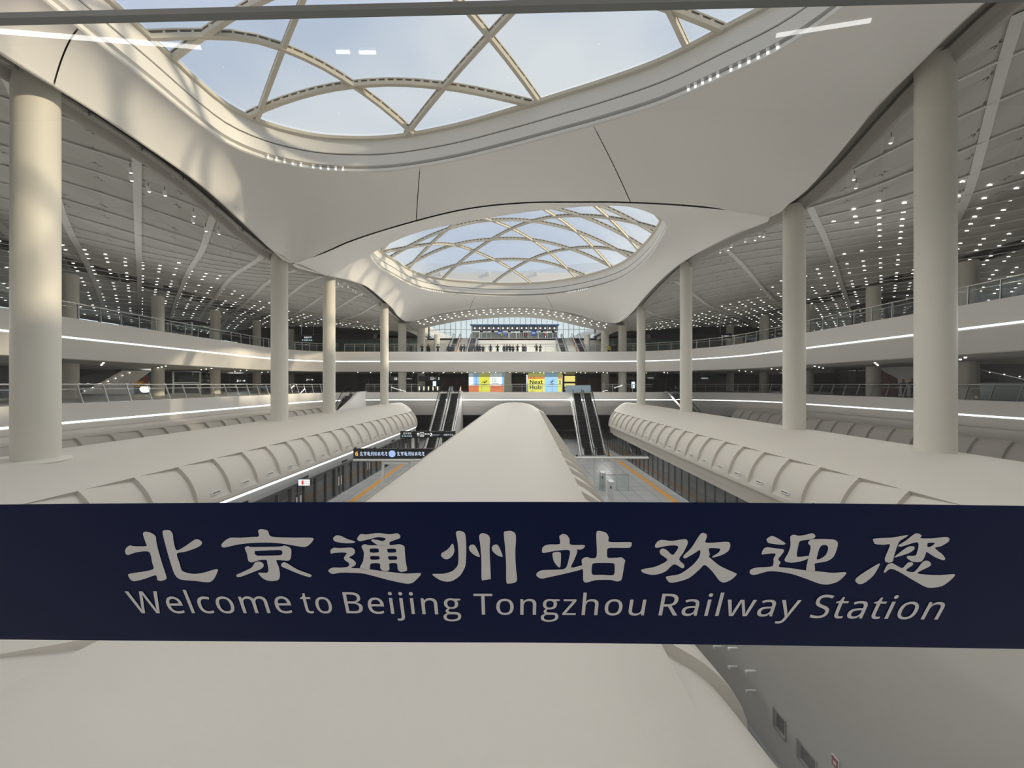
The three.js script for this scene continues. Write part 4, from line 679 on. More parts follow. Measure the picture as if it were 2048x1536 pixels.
/* ---------------------------------------------------------------- far upper hall: raised gate level, its stairs and window */
{
  const ZW = 75, ZE = 94, HT = H_TOP;
  struct('floor_gate', box(0, HT - 0.2, (ZW + ZE) / 2, 56, 0.4, ZE - ZW), M.hall);
  struct('wall_gate_front', box(0, (H_UP + HT) / 2 - 0.1, ZW + 0.2, 40, HT - H_UP, 0.4), M.cream);
  struct('wall_hall_left', box(-27.8, 12, 85, 0.5, 15, 20), M.cream); struct('wall_hall_right', box(27.8, 12, 85, 0.5, 15, 20), M.cream);
  for (const s of [-1, 1]) struct('wall_hall_side', box(s * 17.4, 14.2, 68.6, 0.4, 10.5, 14.5), M.cream);
  for (const s of [-1, 1]) struct('wall_hall_back', box(s * 22.6, 14, 76.2, 10, 10, 0.4), M.cream);
  const roof = struct('window_1', grid((u, v) => E(lerp(-28, 28, u), 19.4 - 0.8 * Math.cos(u * 12.6), lerp(61.5, ZE, v)), 12, 8), M.cushion);  // glass roof out of view, placed to let daylight into the gate hall
  for (let i = 0; i <= 7; i++) mesh('roof_beam', bar(E(-28 + i * 8, 18.4, 61.5), E(-28 + i * 8, 18.4, ZE), 0.3, 0.5), M.rib, roof);
  // tall window at the back
  const w = struct('window_2', box(0, HT + 0.1, ZE, 56, 0.2, 0.2), M.steel);
  for (let i = 0; i < 40; i++) { const x = -26.6 + i * 1.365; mesh('mullion', box(x, HT + 4.7, ZE, 0.11, 9.4, 0.16), std(0.20, 0.30, 0.42, 0.4), w); mesh('pane', box(x + 0.68, HT + 4.7, ZE, 1.22, 9.3, 0.02), M.glass, w); }
  mesh('transom', box(0, HT + 4.55, ZE - 0.02, 54, 0.1, 0.16), M.steel, w);
  // curved white shells sweeping down on both sides, with light lines along them
  for (const s of [-1, 1]) {
    const t = thing('curved_shell', s < 0 ? 'white curved roof flank sweeping down at the left of the gate hall, with light lines' : 'white curved roof flank sweeping down at the right of the gate hall, with light lines', 'roof shell', E(s * 18, 10, 82)), o = t.position;
    const S = (u, v, k) => E(s * lerp(9.5 + k, 25 + k, Math.pow(v, 0.75)), lerp(9.2, 16.5, Math.pow(v, 1.7)) + u * 0.8, lerp(89, 78, v) + u * 1.5).sub(o);
    mesh('shell', grid((u, v) => S(u * 2.2, v, 0), 6, 20), M.shell, t);
    for (const k of [0.25, 1.0, 1.75]) mesh('light_line', grid((u, v) => S(k + u * 0.14, v, 0).add(new THREE.Vector3(0, -0.04, 0.05)), 1, 20), M.led, t);
  }
  // gate front: glazed bays, dark signs
  const g = thing('gate_front', 'glazed gate front with blue top edge and dark sign boards, far back', 'gate front', E(0.6, HT, 84)), o = g.position;
  const B = (x, h, z, a, b, c) => box(x, HT + h, z, a, b, c).translate(-o.x, -o.y, -o.z);
  mesh('roof_edge', B(0.6, 4.0, 83.6, 20, 0.22, 1.4), std(0.10, 0.22, 0.45, 0.4), g);
  mesh('fascia_band', B(0.6, 3.3, 84, 19.6, 1.1, 0.3), std(0.20, 0.20, 0.21, 0.4), g);
  mesh('back_panel', B(0.6, 1.4, 86, 19.6, 2.8, 0.2), std(0.36, 0.35, 0.34, 0.5), g);
  for (let i = 0; i <= 9; i++) { const x = -9 + i * 2.13; mesh('post', B(x, 1.95, 83.8, 0.14, 3.9, 0.2), M.steel, g); if (i < 9) { const b = mesh('glass_bay', B(x + 1.06, 1.5, 84, 1.9, 2.6, 0.03), M.glass, g); if (i % 2) mesh('counter', B(x + 1.06, 0.6, 84.6, 1.7, 1.2, 0.5), M.white, b); } }
  for (let i = 0; i < 18; i++) mesh('round_lamp', new THREE.CylinderGeometry(0.16, 0.16, 0.06, 14).rotateX(Math.PI / 2).applyMatrix4(new THREE.Matrix4().setPosition(E(-8.4 + i * 1.06, HT + 3.35, 83.8).sub(o))), M.lamp, g);
  const signTex = (draw, w, h) => { const t = canvasTexture(w, h, draw); return new THREE.MeshStandardMaterial({ color: 0xffffff, map: t, emissive: 0xffffff, emissiveMap: t, emissiveIntensity: 0.9, roughness: 0.4, side: THREE.DoubleSide }); };
  const scribble = (k, x, y, w, h, col) => { k.fillStyle = col; let p = x; while (p < x + w - h * 0.3) { const q = h * (0.5 + 0.5 * rnd()); k.fillRect(p, y, q * 0.16, h); k.fillRect(p, y + h * 0.1, q, h * 0.13); k.fillRect(p + q * 0.1, y + h * 0.5, q * 0.85, h * 0.13); k.fillRect(p + q * 0.45, y, q * 0.16, h); k.fillRect(p, y + h * 0.85, q, h * 0.13); p += h * 1.12; } };
  const darkSign = signTex((k, w, h) => { k.fillStyle = '#08080a'; k.fillRect(0, 0, w, h); scribble(k, w * 0.2, h * 0.25, w * 0.6, h * 0.42, '#f4f6f8'); }, 256, 48), blueSign = signTex((k, w, h) => { k.fillStyle = '#0d2a6e'; k.fillRect(0, 0, w, h); scribble(k, w * 0.12, h * 0.3, w * 0.76, h * 0.3, '#cfe0ff'); }, 128, 96);
  for (const [x0, x1, h0, h1, mat, nm] of [[-7.2, -4.0, 2.25, 2.75, darkSign, 'sign_board'], [-0.9, 2.5, 2.25, 2.75, darkSign, 'sign_board'], [6.5, 9.6, 2.25, 2.75, darkSign, 'sign_board'], [-3.2, -2.1, 1.6, 2.75, blueSign, 'blue_sign'], [4.4, 5.5, 1.6, 2.75, blueSign, 'blue_sign'], [-1.9, -1.0, 1.7, 2.3, blueSign, 'blue_sign']]) { const m = mesh(nm, new THREE.PlaneGeometry(x1 - x0, h1 - h0), mat, g); m.position.copy(E((x0 + x1) / 2, HT + (h0 + h1) / 2, 83.55).sub(o)); mesh('sign_case', boxAt(0, 0, -0.08, x1 - x0, h1 - h0, 0.12), M.black, m); }
  // rails of the raised level
  const rail = (x0, x1, label) => { const t = thing('balustrade', label, 'balustrade', E((x0 + x1) / 2, HT, ZW + 0.1)); const L = x1 - x0; mesh('handrail', boxAt(0, 1.1, 0, L, 0.06, 0.06), M.steel, t); const n = Math.round(L / 1.5); for (let i = 0; i <= n; i++) { mesh('post', boxAt(-L / 2 + i * L / n, 0.55, 0, 0.05, 1.1, 0.05), M.steel, t); if (i < n) mesh('glass_panel', boxAt(-L / 2 + (i + 0.5) * L / n, 0.52, 0, L / n - 0.1, 0.95, 0.012), M.glass, t); } };
  rail(-6.6, 8.3, 'glass rail along the raised gate level between the stairs'); rail(-19, -12, 'glass rail on the raised level at far left'); rail(13.8, 19, 'glass rail on the raised level at far right');
  const brown = std(0.42, 0.15, 0.045, 0.45);
  escalator('left escalator of the far left pair, rising to the raised gate level', -11.2, 75.2, HT, 66, H_UP, { clad: [1], cladMat: brown, depth: 0.5 });
  escalator('right escalator of the far left pair, next to the cream wall', -7.7, 75.2, HT, 66, H_UP, { clad: [-1], cladMat: brown, depth: 0.5 });
  escalator('left escalator of the far right pair, next to the cream wall', 9.5, 75.2, HT, 66, H_UP, { clad: [], depth: 0.5 });
  escalator('right escalator of the far right pair, rising to the raised gate level', 12.9, 75.2, HT, 66, H_UP, { clad: [-1], cladMat: brown, depth: 0.5 });
  for (const [x, label] of [[-9.45, 'grey flight of steps between the far left escalators'], [11.2, 'grey flight of steps between the far right escalators']]) { const t = thing('stair_flight', label, 'stairs', E(x, H_UP, 70)); for (let i = 0; i < 26; i++) mesh('tread', boxAt(0, 0.09 + i * 0.177, 3.6 - i * 0.34, 1.5, 0.18, 0.36), M.concrete, t); }
  // glazed side rooms at the back of the upper galleries
  for (const [s, label] of [[-1, 'dim greenish glass partition at the back of the left upper gallery'], [1, 'dim greenish glass partition at the back of the right upper gallery']]) { const t = thing('glass_partition', label, 'partition', E(s * 25, H_UP, 70)); for (let i = 0; i < 10; i++) { mesh('frame', boxAt(s * (-7 + i * 1.6), 1.9, 0, 0.1, 3.8, 0.12), M.darkSteel, t); mesh('glass_panel', boxAt(s * (-6.2 + i * 1.6), 1.9, 0, 1.45, 3.7, 0.03), M.green, t); } }
  // cove lights low on the outer side walls of the upper galleries
  for (const s of [-1, 1]) { const t = thing('cove_light', s < 0 ? 'long cold white cove light low along the left gallery wall' : 'long cold white cove light low along the right gallery wall', 'light', E(s * 52, 7.6, 45)); mesh('diffuser', boxAt(0, 0, 0, 0.1, 0.55, 50), glow(0.75, 0.9, 0.95, 0.8), t); mesh('shelf', boxAt(s * 0.4, -0.4, 0, 1.2, 0.12, 50), M.darkSteel, t); mesh('bulkhead', boxAt(s * 0.7, -1.6, 0, 1.0, 2.3, 50), M.shop, t); for (let i = 0; i < 20; i++) mesh('divider', boxAt(-s * 0.06, 0, -24 + i * 2.5, 0.06, 0.6, 0.16), M.darkSteel, t); }
}

/* ---------------------------------------------------------------- far lower hall: dark shop fronts, bright screens, signs */
{
  const shop = (x, z, w, mat, label) => { const t = thing('shop_front', label, 'shop front', E(x, H_LOW, z)); mesh('panel', boxAt(0, 1.6, -0.1, w, 3.2, 0.2), mat, t); mesh('header', boxAt(0, 2.75, 0.05, w, 0.55, 0.14), M.black, t); const n = Math.max(2, Math.round(w / 2.2)); for (let i = 0; i <= n; i++) mesh('mullion', boxAt(-w / 2 + i * w / n, 1.4, 0.06, 0.08, 2.8, 0.1), M.darkSteel, t); };
  shop(-22, 68, 13, M.shop, 'dark closed shop front left of the left far column'); shop(-11.5, 68, 7.5, M.shopBrown, 'dark brown shop front behind the left escalators'); shop(1.1, 66, 2.8, M.shopBrown, 'dark brown doorway between the two bright screens'); shop(14, 67, 9.5, M.shopBrown, 'dark brown closed front behind the right escalators'); shop(25, 68, 11, M.shop, 'black shop front at right of the far right column');
  const S = (draw, w, h, k = 1.1) => { const t = canvasTexture(w, h, draw); return new THREE.MeshStandardMaterial({ color: 0x111111, emissive: 0xffffff, emissiveMap: t, emissiveIntensity: k, roughness: 0.35, side: THREE.DoubleSide }); };
  const emblem = (k, x, y, s, col) => { // brush-like bird emblem with lettering dashes under it
    k.fillStyle = col; k.strokeStyle = col; k.lineCap = 'round';
    k.lineWidth = s * 0.09; k.beginPath(); k.moveTo(x - s * 0.1, y + s * 0.25); k.quadraticCurveTo(x + s * 0.1, y - s * 0.15, x + s * 0.55, y - s * 0.32); k.stroke();
    k.lineWidth = s * 0.13; k.beginPath(); k.moveTo(x - s * 0.05, y + s * 0.2); k.quadraticCurveTo(x + s * 0.2, y + s * 0.1, x + s * 0.5, y + s * 0.02); k.stroke();
    k.beginPath(); k.ellipse(x + s * 0.02, y + s * 0.22, s * 0.2, s * 0.12, -0.6, 0, 7); k.fill(); k.beginPath(); k.arc(x - s * 0.3, y - s * 0.02, s * 0.07, 0, 7); k.fill(); k.beginPath(); k.arc(x - s * 0.3, y + s * 0.26, s * 0.06, 0, 7); k.fill();
    k.lineWidth = s * 0.04; k.beginPath(); k.moveTo(x - s * 0.75, y + s * 0.2); k.quadraticCurveTo(x - s * 0.4, y + s * 0.2, x - s * 0.1, y - s * 0.02); k.stroke();
    for (let i = 0; i < 4; i++) { const q = x - s * 0.42 + i * s * 0.24; k.fillRect(q, y + s * 0.5, s * 0.05, s * 0.26); k.fillRect(q, y + s * 0.5, s * 0.17, s * 0.05); k.fillRect(q + s * 0.12, y + s * 0.55, s * 0.05, s * 0.2); k.fillRect(q, y + s * 0.7, s * 0.17, s * 0.05); }
  };
  const hanzi = (k, x, y, s, n, col) => { k.fillStyle = col; for (let i = 0; i < n; i++) { const q = x + i * s * 1.15, w = s * 0.1, R = (a, b, c, d) => k.fillRect(q + a * s, y + b * s, c * s, d * s); const v = Math.floor(rnd() * 6); // indistinct small characters
    if (v !== 2) R(0.02, 0.1 + 0.06 * rnd(), 0.94, 0.1); R(v < 3 ? 0.22 : 0.45, 0, 0.11, v === 1 ? 0.55 : 1); if (v % 2) R(0.1, 0.45, 0.8, 0.1); if (v > 2) { R(0.62, 0.3, 0.1, 0.7); R(0.5, 0.62, 0.45, 0.09); } if (v === 0 || v === 5) R(0.05, 0.88, 0.9, 0.1); if (v === 2) { R(0.55, 0.05, 0.42, 0.1); R(0.55, 0.5, 0.42, 0.1); R(0.85, 0.1, 0.1, 0.85); } k.save(); k.translate(q + s * 0.4, y + s * 0.5); k.rotate(0.75); if (v < 4) k.fillRect(0, 0, s * 0.55, w); k.rotate(1.6); if (v !== 3) k.fillRect(0, 0, s * 0.5, w); k.restore(); } };
  const topDim = (k, w, h) => { k.fillStyle = 'rgba(60,64,60,0.45)'; k.fillRect(0, 0, w, h * 0.2); k.strokeStyle = 'rgba(20,22,24,0.6)'; k.lineWidth = 2; for (let i = 0; i < 5; i++) { k.beginPath(); k.moveTo(0, h * (0.03 + i * 0.04)); k.lineTo(w, h * (0.03 + i * 0.04)); k.stroke(); } };
  const left = (k, w, h) => {
    const col = (a, b, c, t = 0, e = 1) => { k.fillStyle = c; k.fillRect(a * w, t * h, (b - a) * w, (e - t) * h); };
    col(0, 1, '#f2f8f6'); col(0.12, 0.26, '#9cc7f0'); col(0.26, 0.55, '#dfdb50'); col(0.55, 0.86, '#f4fbf9'); col(0.86, 1, '#7fb9f2'); col(0, 0.26, '#d9774f', 0.66, 1); col(0.55, 0.93, '#df7d55', 0.66, 1);
    hanzi(k, w * 0.02, h * 0.3, h * 0.055, 1, '#1f5a3c'); hanzi(k, w * 0.02, h * 0.42, h * 0.055, 1, '#1f5a3c'); hanzi(k, w * 0.02, h * 0.54, h * 0.055, 1, '#1f5a3c');
    for (const [a, n] of [[0.27, 3], [0.39, 3], [0.52, 4]]) hanzi(k, w * 0.60, h * a, h * 0.075, n, '#20242c');
    k.fillStyle = '#16407e'; for (let i = 0; i < 6; i++) { k.fillRect(w * 0.185, h * (0.22 + i * 0.075), w * 0.012, h * 0.05); k.fillRect(w * 0.92, h * (0.22 + i * 0.075), w * 0.014, h * 0.05); }
    emblem(k, w * 0.405, h * 0.45, h * 0.26, '#141414'); hanzi(k, w * 0.60, h * 0.76, h * 0.05, 7, '#7c2d14'); topDim(k, w, h);
  };
  const right = (k, w, h) => {
    const col = (a, b, c, t = 0, e = 1) => { k.fillStyle = c; k.fillRect(a * w, t * h, (b - a) * w, (e - t) * h); };
    col(0, 0.49, '#efe968'); col(0.49, 0.89, '#a5d2f6'); col(0.89, 1, '#ece562'); col(0, 0.49, '#e08a4e', 0.2, 0.31); col(0.89, 1, '#e08a4e', 0.2, 0.31);
    hanzi(k, w * 0.04, h * 0.225, h * 0.055, 6, '#6b2412');
    k.fillStyle = '#10130f'; k.font = Math.round(h * 0.29) + 'px sans-serif'; k.strokeStyle = '#10130f'; k.lineWidth = h * 0.012; for (const [s, y, x1] of [['Next', 0.58, 0.44], ['Hub', 0.86, 0.40]]) { const m = k.measureText(s).width; k.save(); k.translate(w * 0.035, h * y); k.scale(w * (x1 - 0.035) / m, 1); k.fillText(s, 0, 0); k.strokeText(s, 0, 0); k.restore(); }
    emblem(k, w * 0.70, h * 0.42, h * 0.26, '#122b52'); k.fillRect(w * 0.93, h * 0.38, w * 0.03, h * 0.2); hanzi(k, w * 0.05, h * 0.93, h * 0.05, 6, '#3c3b12'); topDim(k, w, h);
  };
  const screen = (x0, x1, z, draw, label) => { const t = thing('advertising_screen', label, 'screen', E((x0 + x1) / 2, H_LOW, z)), w = x1 - x0; const m = mesh('display', new THREE.PlaneGeometry(w, 3.12), S(draw, 512, 244, 0.85), t); m.position.set(0, 1.56, 0.02); mesh('cabinet', boxAt(0, 1.58, -0.22, w + 0.08, 3.16, 0.4), M.black, t); const l = new THREE.RectAreaLight(new THREE.Color(0.95, 0.97, 0.8), 0.7, w, 3.1); l.position.copy(E((x0 + x1) / 2, H_LOW + 1.56, z - 0.08)); l.lookAt(E((x0 + x1) / 2, H_LOW + 1.56, z - 5)); scene.add(l); };
  screen(-7.25, -0.75, 62, left, 'bright left advertising screen in white, blue and yellow with a black bird emblem');
  screen(2.7, 8.35, 62, right, 'bright right advertising screen in yellow and pale blue reading Next Hub');
  { const t = thing('display_frame', 'black frame stand with glowing yellow interior right of the right screen', 'display', E(9.6, H_LOW, 61.5)); for (const s of [-1, 1]) mesh('upright', boxAt(s * 1.05, 1.5, 0, 0.3, 3.0, 0.3), M.black, t); for (const y of [2.8, 1.55, 0.7]) mesh('cross_bar', boxAt(0, y, 0, 2.0, 0.3, 0.3), M.black, t); mesh('glowing_panel', boxAt(0, 1.7, -0.3, 1.9, 2.6, 0.05), glow(0.95, 0.8, 0.25, 0.7), t); }
  // black overhead and wall signs with white symbols
  const dark = (k, w, h) => { k.fillStyle = '#050506'; k.fillRect(0, 0, w, h); };
  const arrow = (k, x, y, s, a) => { k.save(); k.translate(x, y); k.rotate(a); k.fillStyle = '#fff'; k.fillRect(-s * 0.09, -s * 0.35, s * 0.18, s * 0.85); k.beginPath(); k.moveTo(0, -s * 0.55); k.lineTo(s * 0.42, -s * 0.05); k.lineTo(s * 0.22, -s * 0.05); k.lineTo(0, -s * 0.28); k.lineTo(-s * 0.22, -s * 0.05); k.lineTo(-s * 0.42, -s * 0.05); k.fill(); k.restore(); };
  const gateIcon = (k, x, y, s) => { k.strokeStyle = '#fff'; k.lineWidth = s * 0.1; k.strokeRect(x - s / 2, y - s / 2, s, s); k.fillStyle = '#fff'; k.beginPath(); k.arc(x, y - s * 0.15, s * 0.12, 0, 7); k.fill(); k.fillRect(x - s * 0.12, y, s * 0.24, s * 0.36); };
  const exit2 = (k, w, h) => { dark(k, w, h); arrow(k, w * 0.18, h * 0.5, h * 0.6, 0); gateIcon(k, w * 0.32, h * 0.5, h * 0.62); hanzi(k, w * 0.42, h * 0.28, h * 0.26, 3, '#fff'); k.fillStyle = '#fff'; k.font = 'bold ' + Math.round(h * 0.75) + 'px sans-serif'; k.fillText('2', w * 0.6, h * 0.78); hanzi(k, w * 0.68, h * 0.5, h * 0.18, 6, '#dfe9ff'); };
  const lines = (k, w, h) => { dark(k, w, h); hanzi(k, w * 0.25, h * 0.16, h * 0.28, 4, '#fff'); hanzi(k, w * 0.1, h * 0.58, h * 0.24, 6, '#bfe7ef'); };
  const small2 = (k, w, h) => { dark(k, w, h); gateIcon(k, w * 0.62, h * 0.5, h * 0.5); hanzi(k, w * 0.7, h * 0.38, h * 0.22, 2, '#fff'); k.fillStyle = '#fff'; k.font = 'bold ' + Math.round(h * 0.6) + 'px sans-serif'; k.fillText('2', w * 0.9, h * 0.72); };
  const sign2 = (k, w, h) => { dark(k, w, h); k.fillStyle = '#fff'; k.font = 'bold ' + Math.round(h * 0.42) + 'px sans-serif'; k.fillText('2', w * 0.3, h * 0.85); hanzi(k, w * 0.42, h * 0.56, h * 0.2, 2, '#fff'); arrow(k, w * 0.82, h * 0.68, h * 0.4, Math.PI / 2); };
  const dash = (k, w, h) => { dark(k, w, h); hanzi(k, w * 0.12, h * 0.4, h * 0.3, 5, '#e8eef4'); };
  function sign(px0, py0, px1, py1, z, draw, label, opt = {}) {
    const w = (px1 - px0) * z / FOCAL, h = (py1 - py0) * z / FOCAL, c = E(((px0 + px1) / 2 - 1024) * z / FOCAL, (768 - (py0 + py1) / 2) * z / FOCAL, z), t = thing('sign', label, 'sign', c);
    mesh('case', boxAt(0, 0, -0.09, w + 0.06, h + 0.06, 0.16, 0.02), M.black, t); const m = mesh('face', new THREE.PlaneGeometry(w, h), S(draw, opt.tw || 256, Math.max(32, Math.round((opt.tw || 256) * h / w)), 0.95), t); m.position.z = 0.01;
    const ch = c.y - EYE, up = ch < H_UP_UNDER ? H_UP_UNDER - ch : ceilH(c.x, z) - ch; if (opt.hang) for (const s of [-1, 1]) mesh('hanger', boxAt(s * w * 0.45, (h / 2 + up) / 2, -0.08, 0.05, up - h / 2 + 0.02, 0.05), M.steel, t);
    if (opt.posts) for (const f of opt.posts) { const d = ch - H_PLAT; mesh('post', boxAt(w * (f - 0.5), -d / 2 + h / 4, -0.2, 0.12, d + h / 2, 0.12), M.white, t); }
    return { t, w, h };
  }
  sign(465, 752, 493, 766, 54, sign2, 'black sign with a white 2 and arrow between the left gallery columns, lower level', { hang: 0.4 });
  sign(606, 752, 628, 763, 60, sign2, 'small black direction sign left of the slim sunlit column, lower level', { hang: 0.5 });
  sign(779, 753, 799, 762, 60, small2, 'black exit sign left of the far left column, lower level', { hang: 0.5 });
  sign(812, 754, 825, 760, 60, dash, 'tiny black sign right of the far left column, lower level', { hang: 0.5 });
  sign(838, 752, 880, 762, 59.5, small2, 'wide black exit sign ending in a 2 above the left escalators', { hang: 0.5 });
  sign(1236, 753, 1269, 760, 60, dash, 'small black sign beside the far right column, lower level', { hang: 0.5 }); sign(1293, 752, 1313, 759, 60, dash, 'lit black sign between the two far right columns, lower level', { hang: 0.5 }); sign(1400, 752, 1420, 760, 60, dash, 'black sign above the small right side escalator, lower level', { hang: 0.5 });
  sign(601, 671, 628, 684, 57.5, lines, 'black hanging sign in the left upper gallery', { hang: 1.5 }); sign(1440, 667, 1464, 676, 57, dash, 'slanting black hanging sign in the right upper gallery', { hang: 1.5 });
  // platform signs
  sign(801, 863, 824, 876, 36, lines, 'left small black panel of the overhead platform sign, two text lines', { posts: [0.97] }); sign(826, 863, 882, 875, 36, exit2, 'main black panel of the overhead platform sign with arrow and number 2', { tw: 512, posts: [0, 1] }); sign(884, 863, 910, 875, 36, dash, 'right end panel of the overhead platform sign, half hidden by the middle canopy', { posts: [1] });
  const six = (k, w, h) => {
    k.fillStyle = '#07080d'; k.fillRect(0, 0, w, h); k.fillStyle = '#f2b04a'; k.font = 'bold ' + Math.round(h * 0.62) + 'px sans-serif'; k.fillText('6', w * 0.018, h * 0.72);
    const wordAt = (x0, size) => ORDER.forEach((c, i) => { const { list } = glyphs[c], all = list.flatMap((s) => s.o), mx = Math.min(...all.map((p) => p[0])), Mx = Math.max(...all.map((p) => p[0])), q = size / (Mx - mx); k.fillStyle = '#cfe0ff'; for (const s of list) { k.beginPath(); for (const r of [s.o, ...(s.h || [])]) { r.forEach((p, n) => { const X = x0 + i * size * 1.08 + (p[0] - mx) * q, Y = h * 0.26 + (p[1] - 90) * h * 0.44 / 500; n ? k.lineTo(X, Y) : k.moveTo(X, Y); }); k.closePath(); } k.fill('evenodd'); } });
    wordAt(w * 0.073, w * 0.0363); wordAt(w * 0.492, w * 0.0363);
    k.fillStyle = '#9db4e0'; k.beginPath(); k.arc(w * 0.436, h * 0.5, h * 0.36, 0, 7); k.fill(); k.strokeStyle = '#6d86bd'; k.lineWidth = 3; k.stroke(); k.strokeStyle = '#44598a'; k.lineWidth = 2; k.beginPath(); k.moveTo(w * 0.421, h * 0.45); k.lineTo(w * 0.436, h * 0.5); k.lineTo(w * 0.451, h * 0.52); k.stroke();
  };
  const s6 = sign(707, 898, 884, 917, 27.7, six, 'long black platform display with an orange 6 and Chinese text, cut by the middle canopy', { tw: 1024 });
  mesh('tray', boxAt(0, -s6.h / 2 - 0.11, -0.1, s6.w + 0.05, 0.16, 0.4, 0.05), M.white, s6.t); { const d = s6.t.position.y - EYE - H_PLAT; mesh('post', boxAt(-s6.w * 0.5 + 2.15, -d / 2 - s6.h / 4, -0.15, 0.16, d - s6.h / 2, 0.16), M.white, s6.t); } mesh('bracket', boxAt(-s6.w * 0.5 + 3.2, -s6.h / 2 - 0.35, -0.1, 1.9, 0.18, 0.3), M.white, s6.t);
  for (const f of [0.02, 0.24, 0.5]) mesh('camera_bulge', new THREE.SphereGeometry(0.09, 10, 8).translate(s6.w * (f - 0.5), s6.h / 2 + 0.06, -0.05), M.black, s6.t);
  sign(597, 959, 620, 971, 21.4, (k, w, h) => { k.fillStyle = '#e9eceb'; k.fillRect(0, 0, w, h); arrow(k, w * 0.14, h * 0.5, h * 0.6, 0); k.fillStyle = '#c23b30'; k.fillRect(w * 0.27, h * 0.15, w * 0.18, h * 0.7); hanzi(k, w * 0.5, h * 0.2, h * 0.24, 5, '#70514c'); hanzi(k, w * 0.5, h * 0.56, h * 0.24, 5, '#70514c'); }, 'white notice with a red square on the left platform screen wall', { });
  // ticket gates and small lit kiosks behind the rail
  const gate = (i) => { const t = thing('ticket_gate', ['first', 'second', 'third', 'fourth', 'fifth'][i] + ' small ticket gate with a lit end, left of the left escalators', 'ticket gate', E(-14.6 + i * 0.72, H_LOW, 59)); mesh('body', boxAt(0, 0.5, 0, 0.28, 1.0, 1.4, 0.04), M.darkSteel, t); mesh('lit_end', boxAt(0, 0.62, 0.71, 0.2, 0.6, 0.02), glow(0.9, 0.85, 0.6, 0.8), t); }; for (let i = 0; i < 5; i++) gate(i);
  [[-13.2, 63, 1.3, 'tall lit information kiosk behind the left ticket gates'], [15.3, 62, 1.2, 'lit white kiosk right of the right escalator pair'], [20.3, 62, 1.2, 'lit white kiosk beside the far right column']].forEach(([x, z, h, label]) => { const t = thing('kiosk', label, 'kiosk', E(x, H_LOW, z)); mesh('body', boxAt(0, h * 0.75, -0.1, 0.7, h * 1.5, 0.2, 0.03), M.black, t); mesh('screen', boxAt(0, h * 0.95, 0.02, 0.56, h * 0.9, 0.02), glow(0.75, 0.86, 1, 0.9), t); });
}

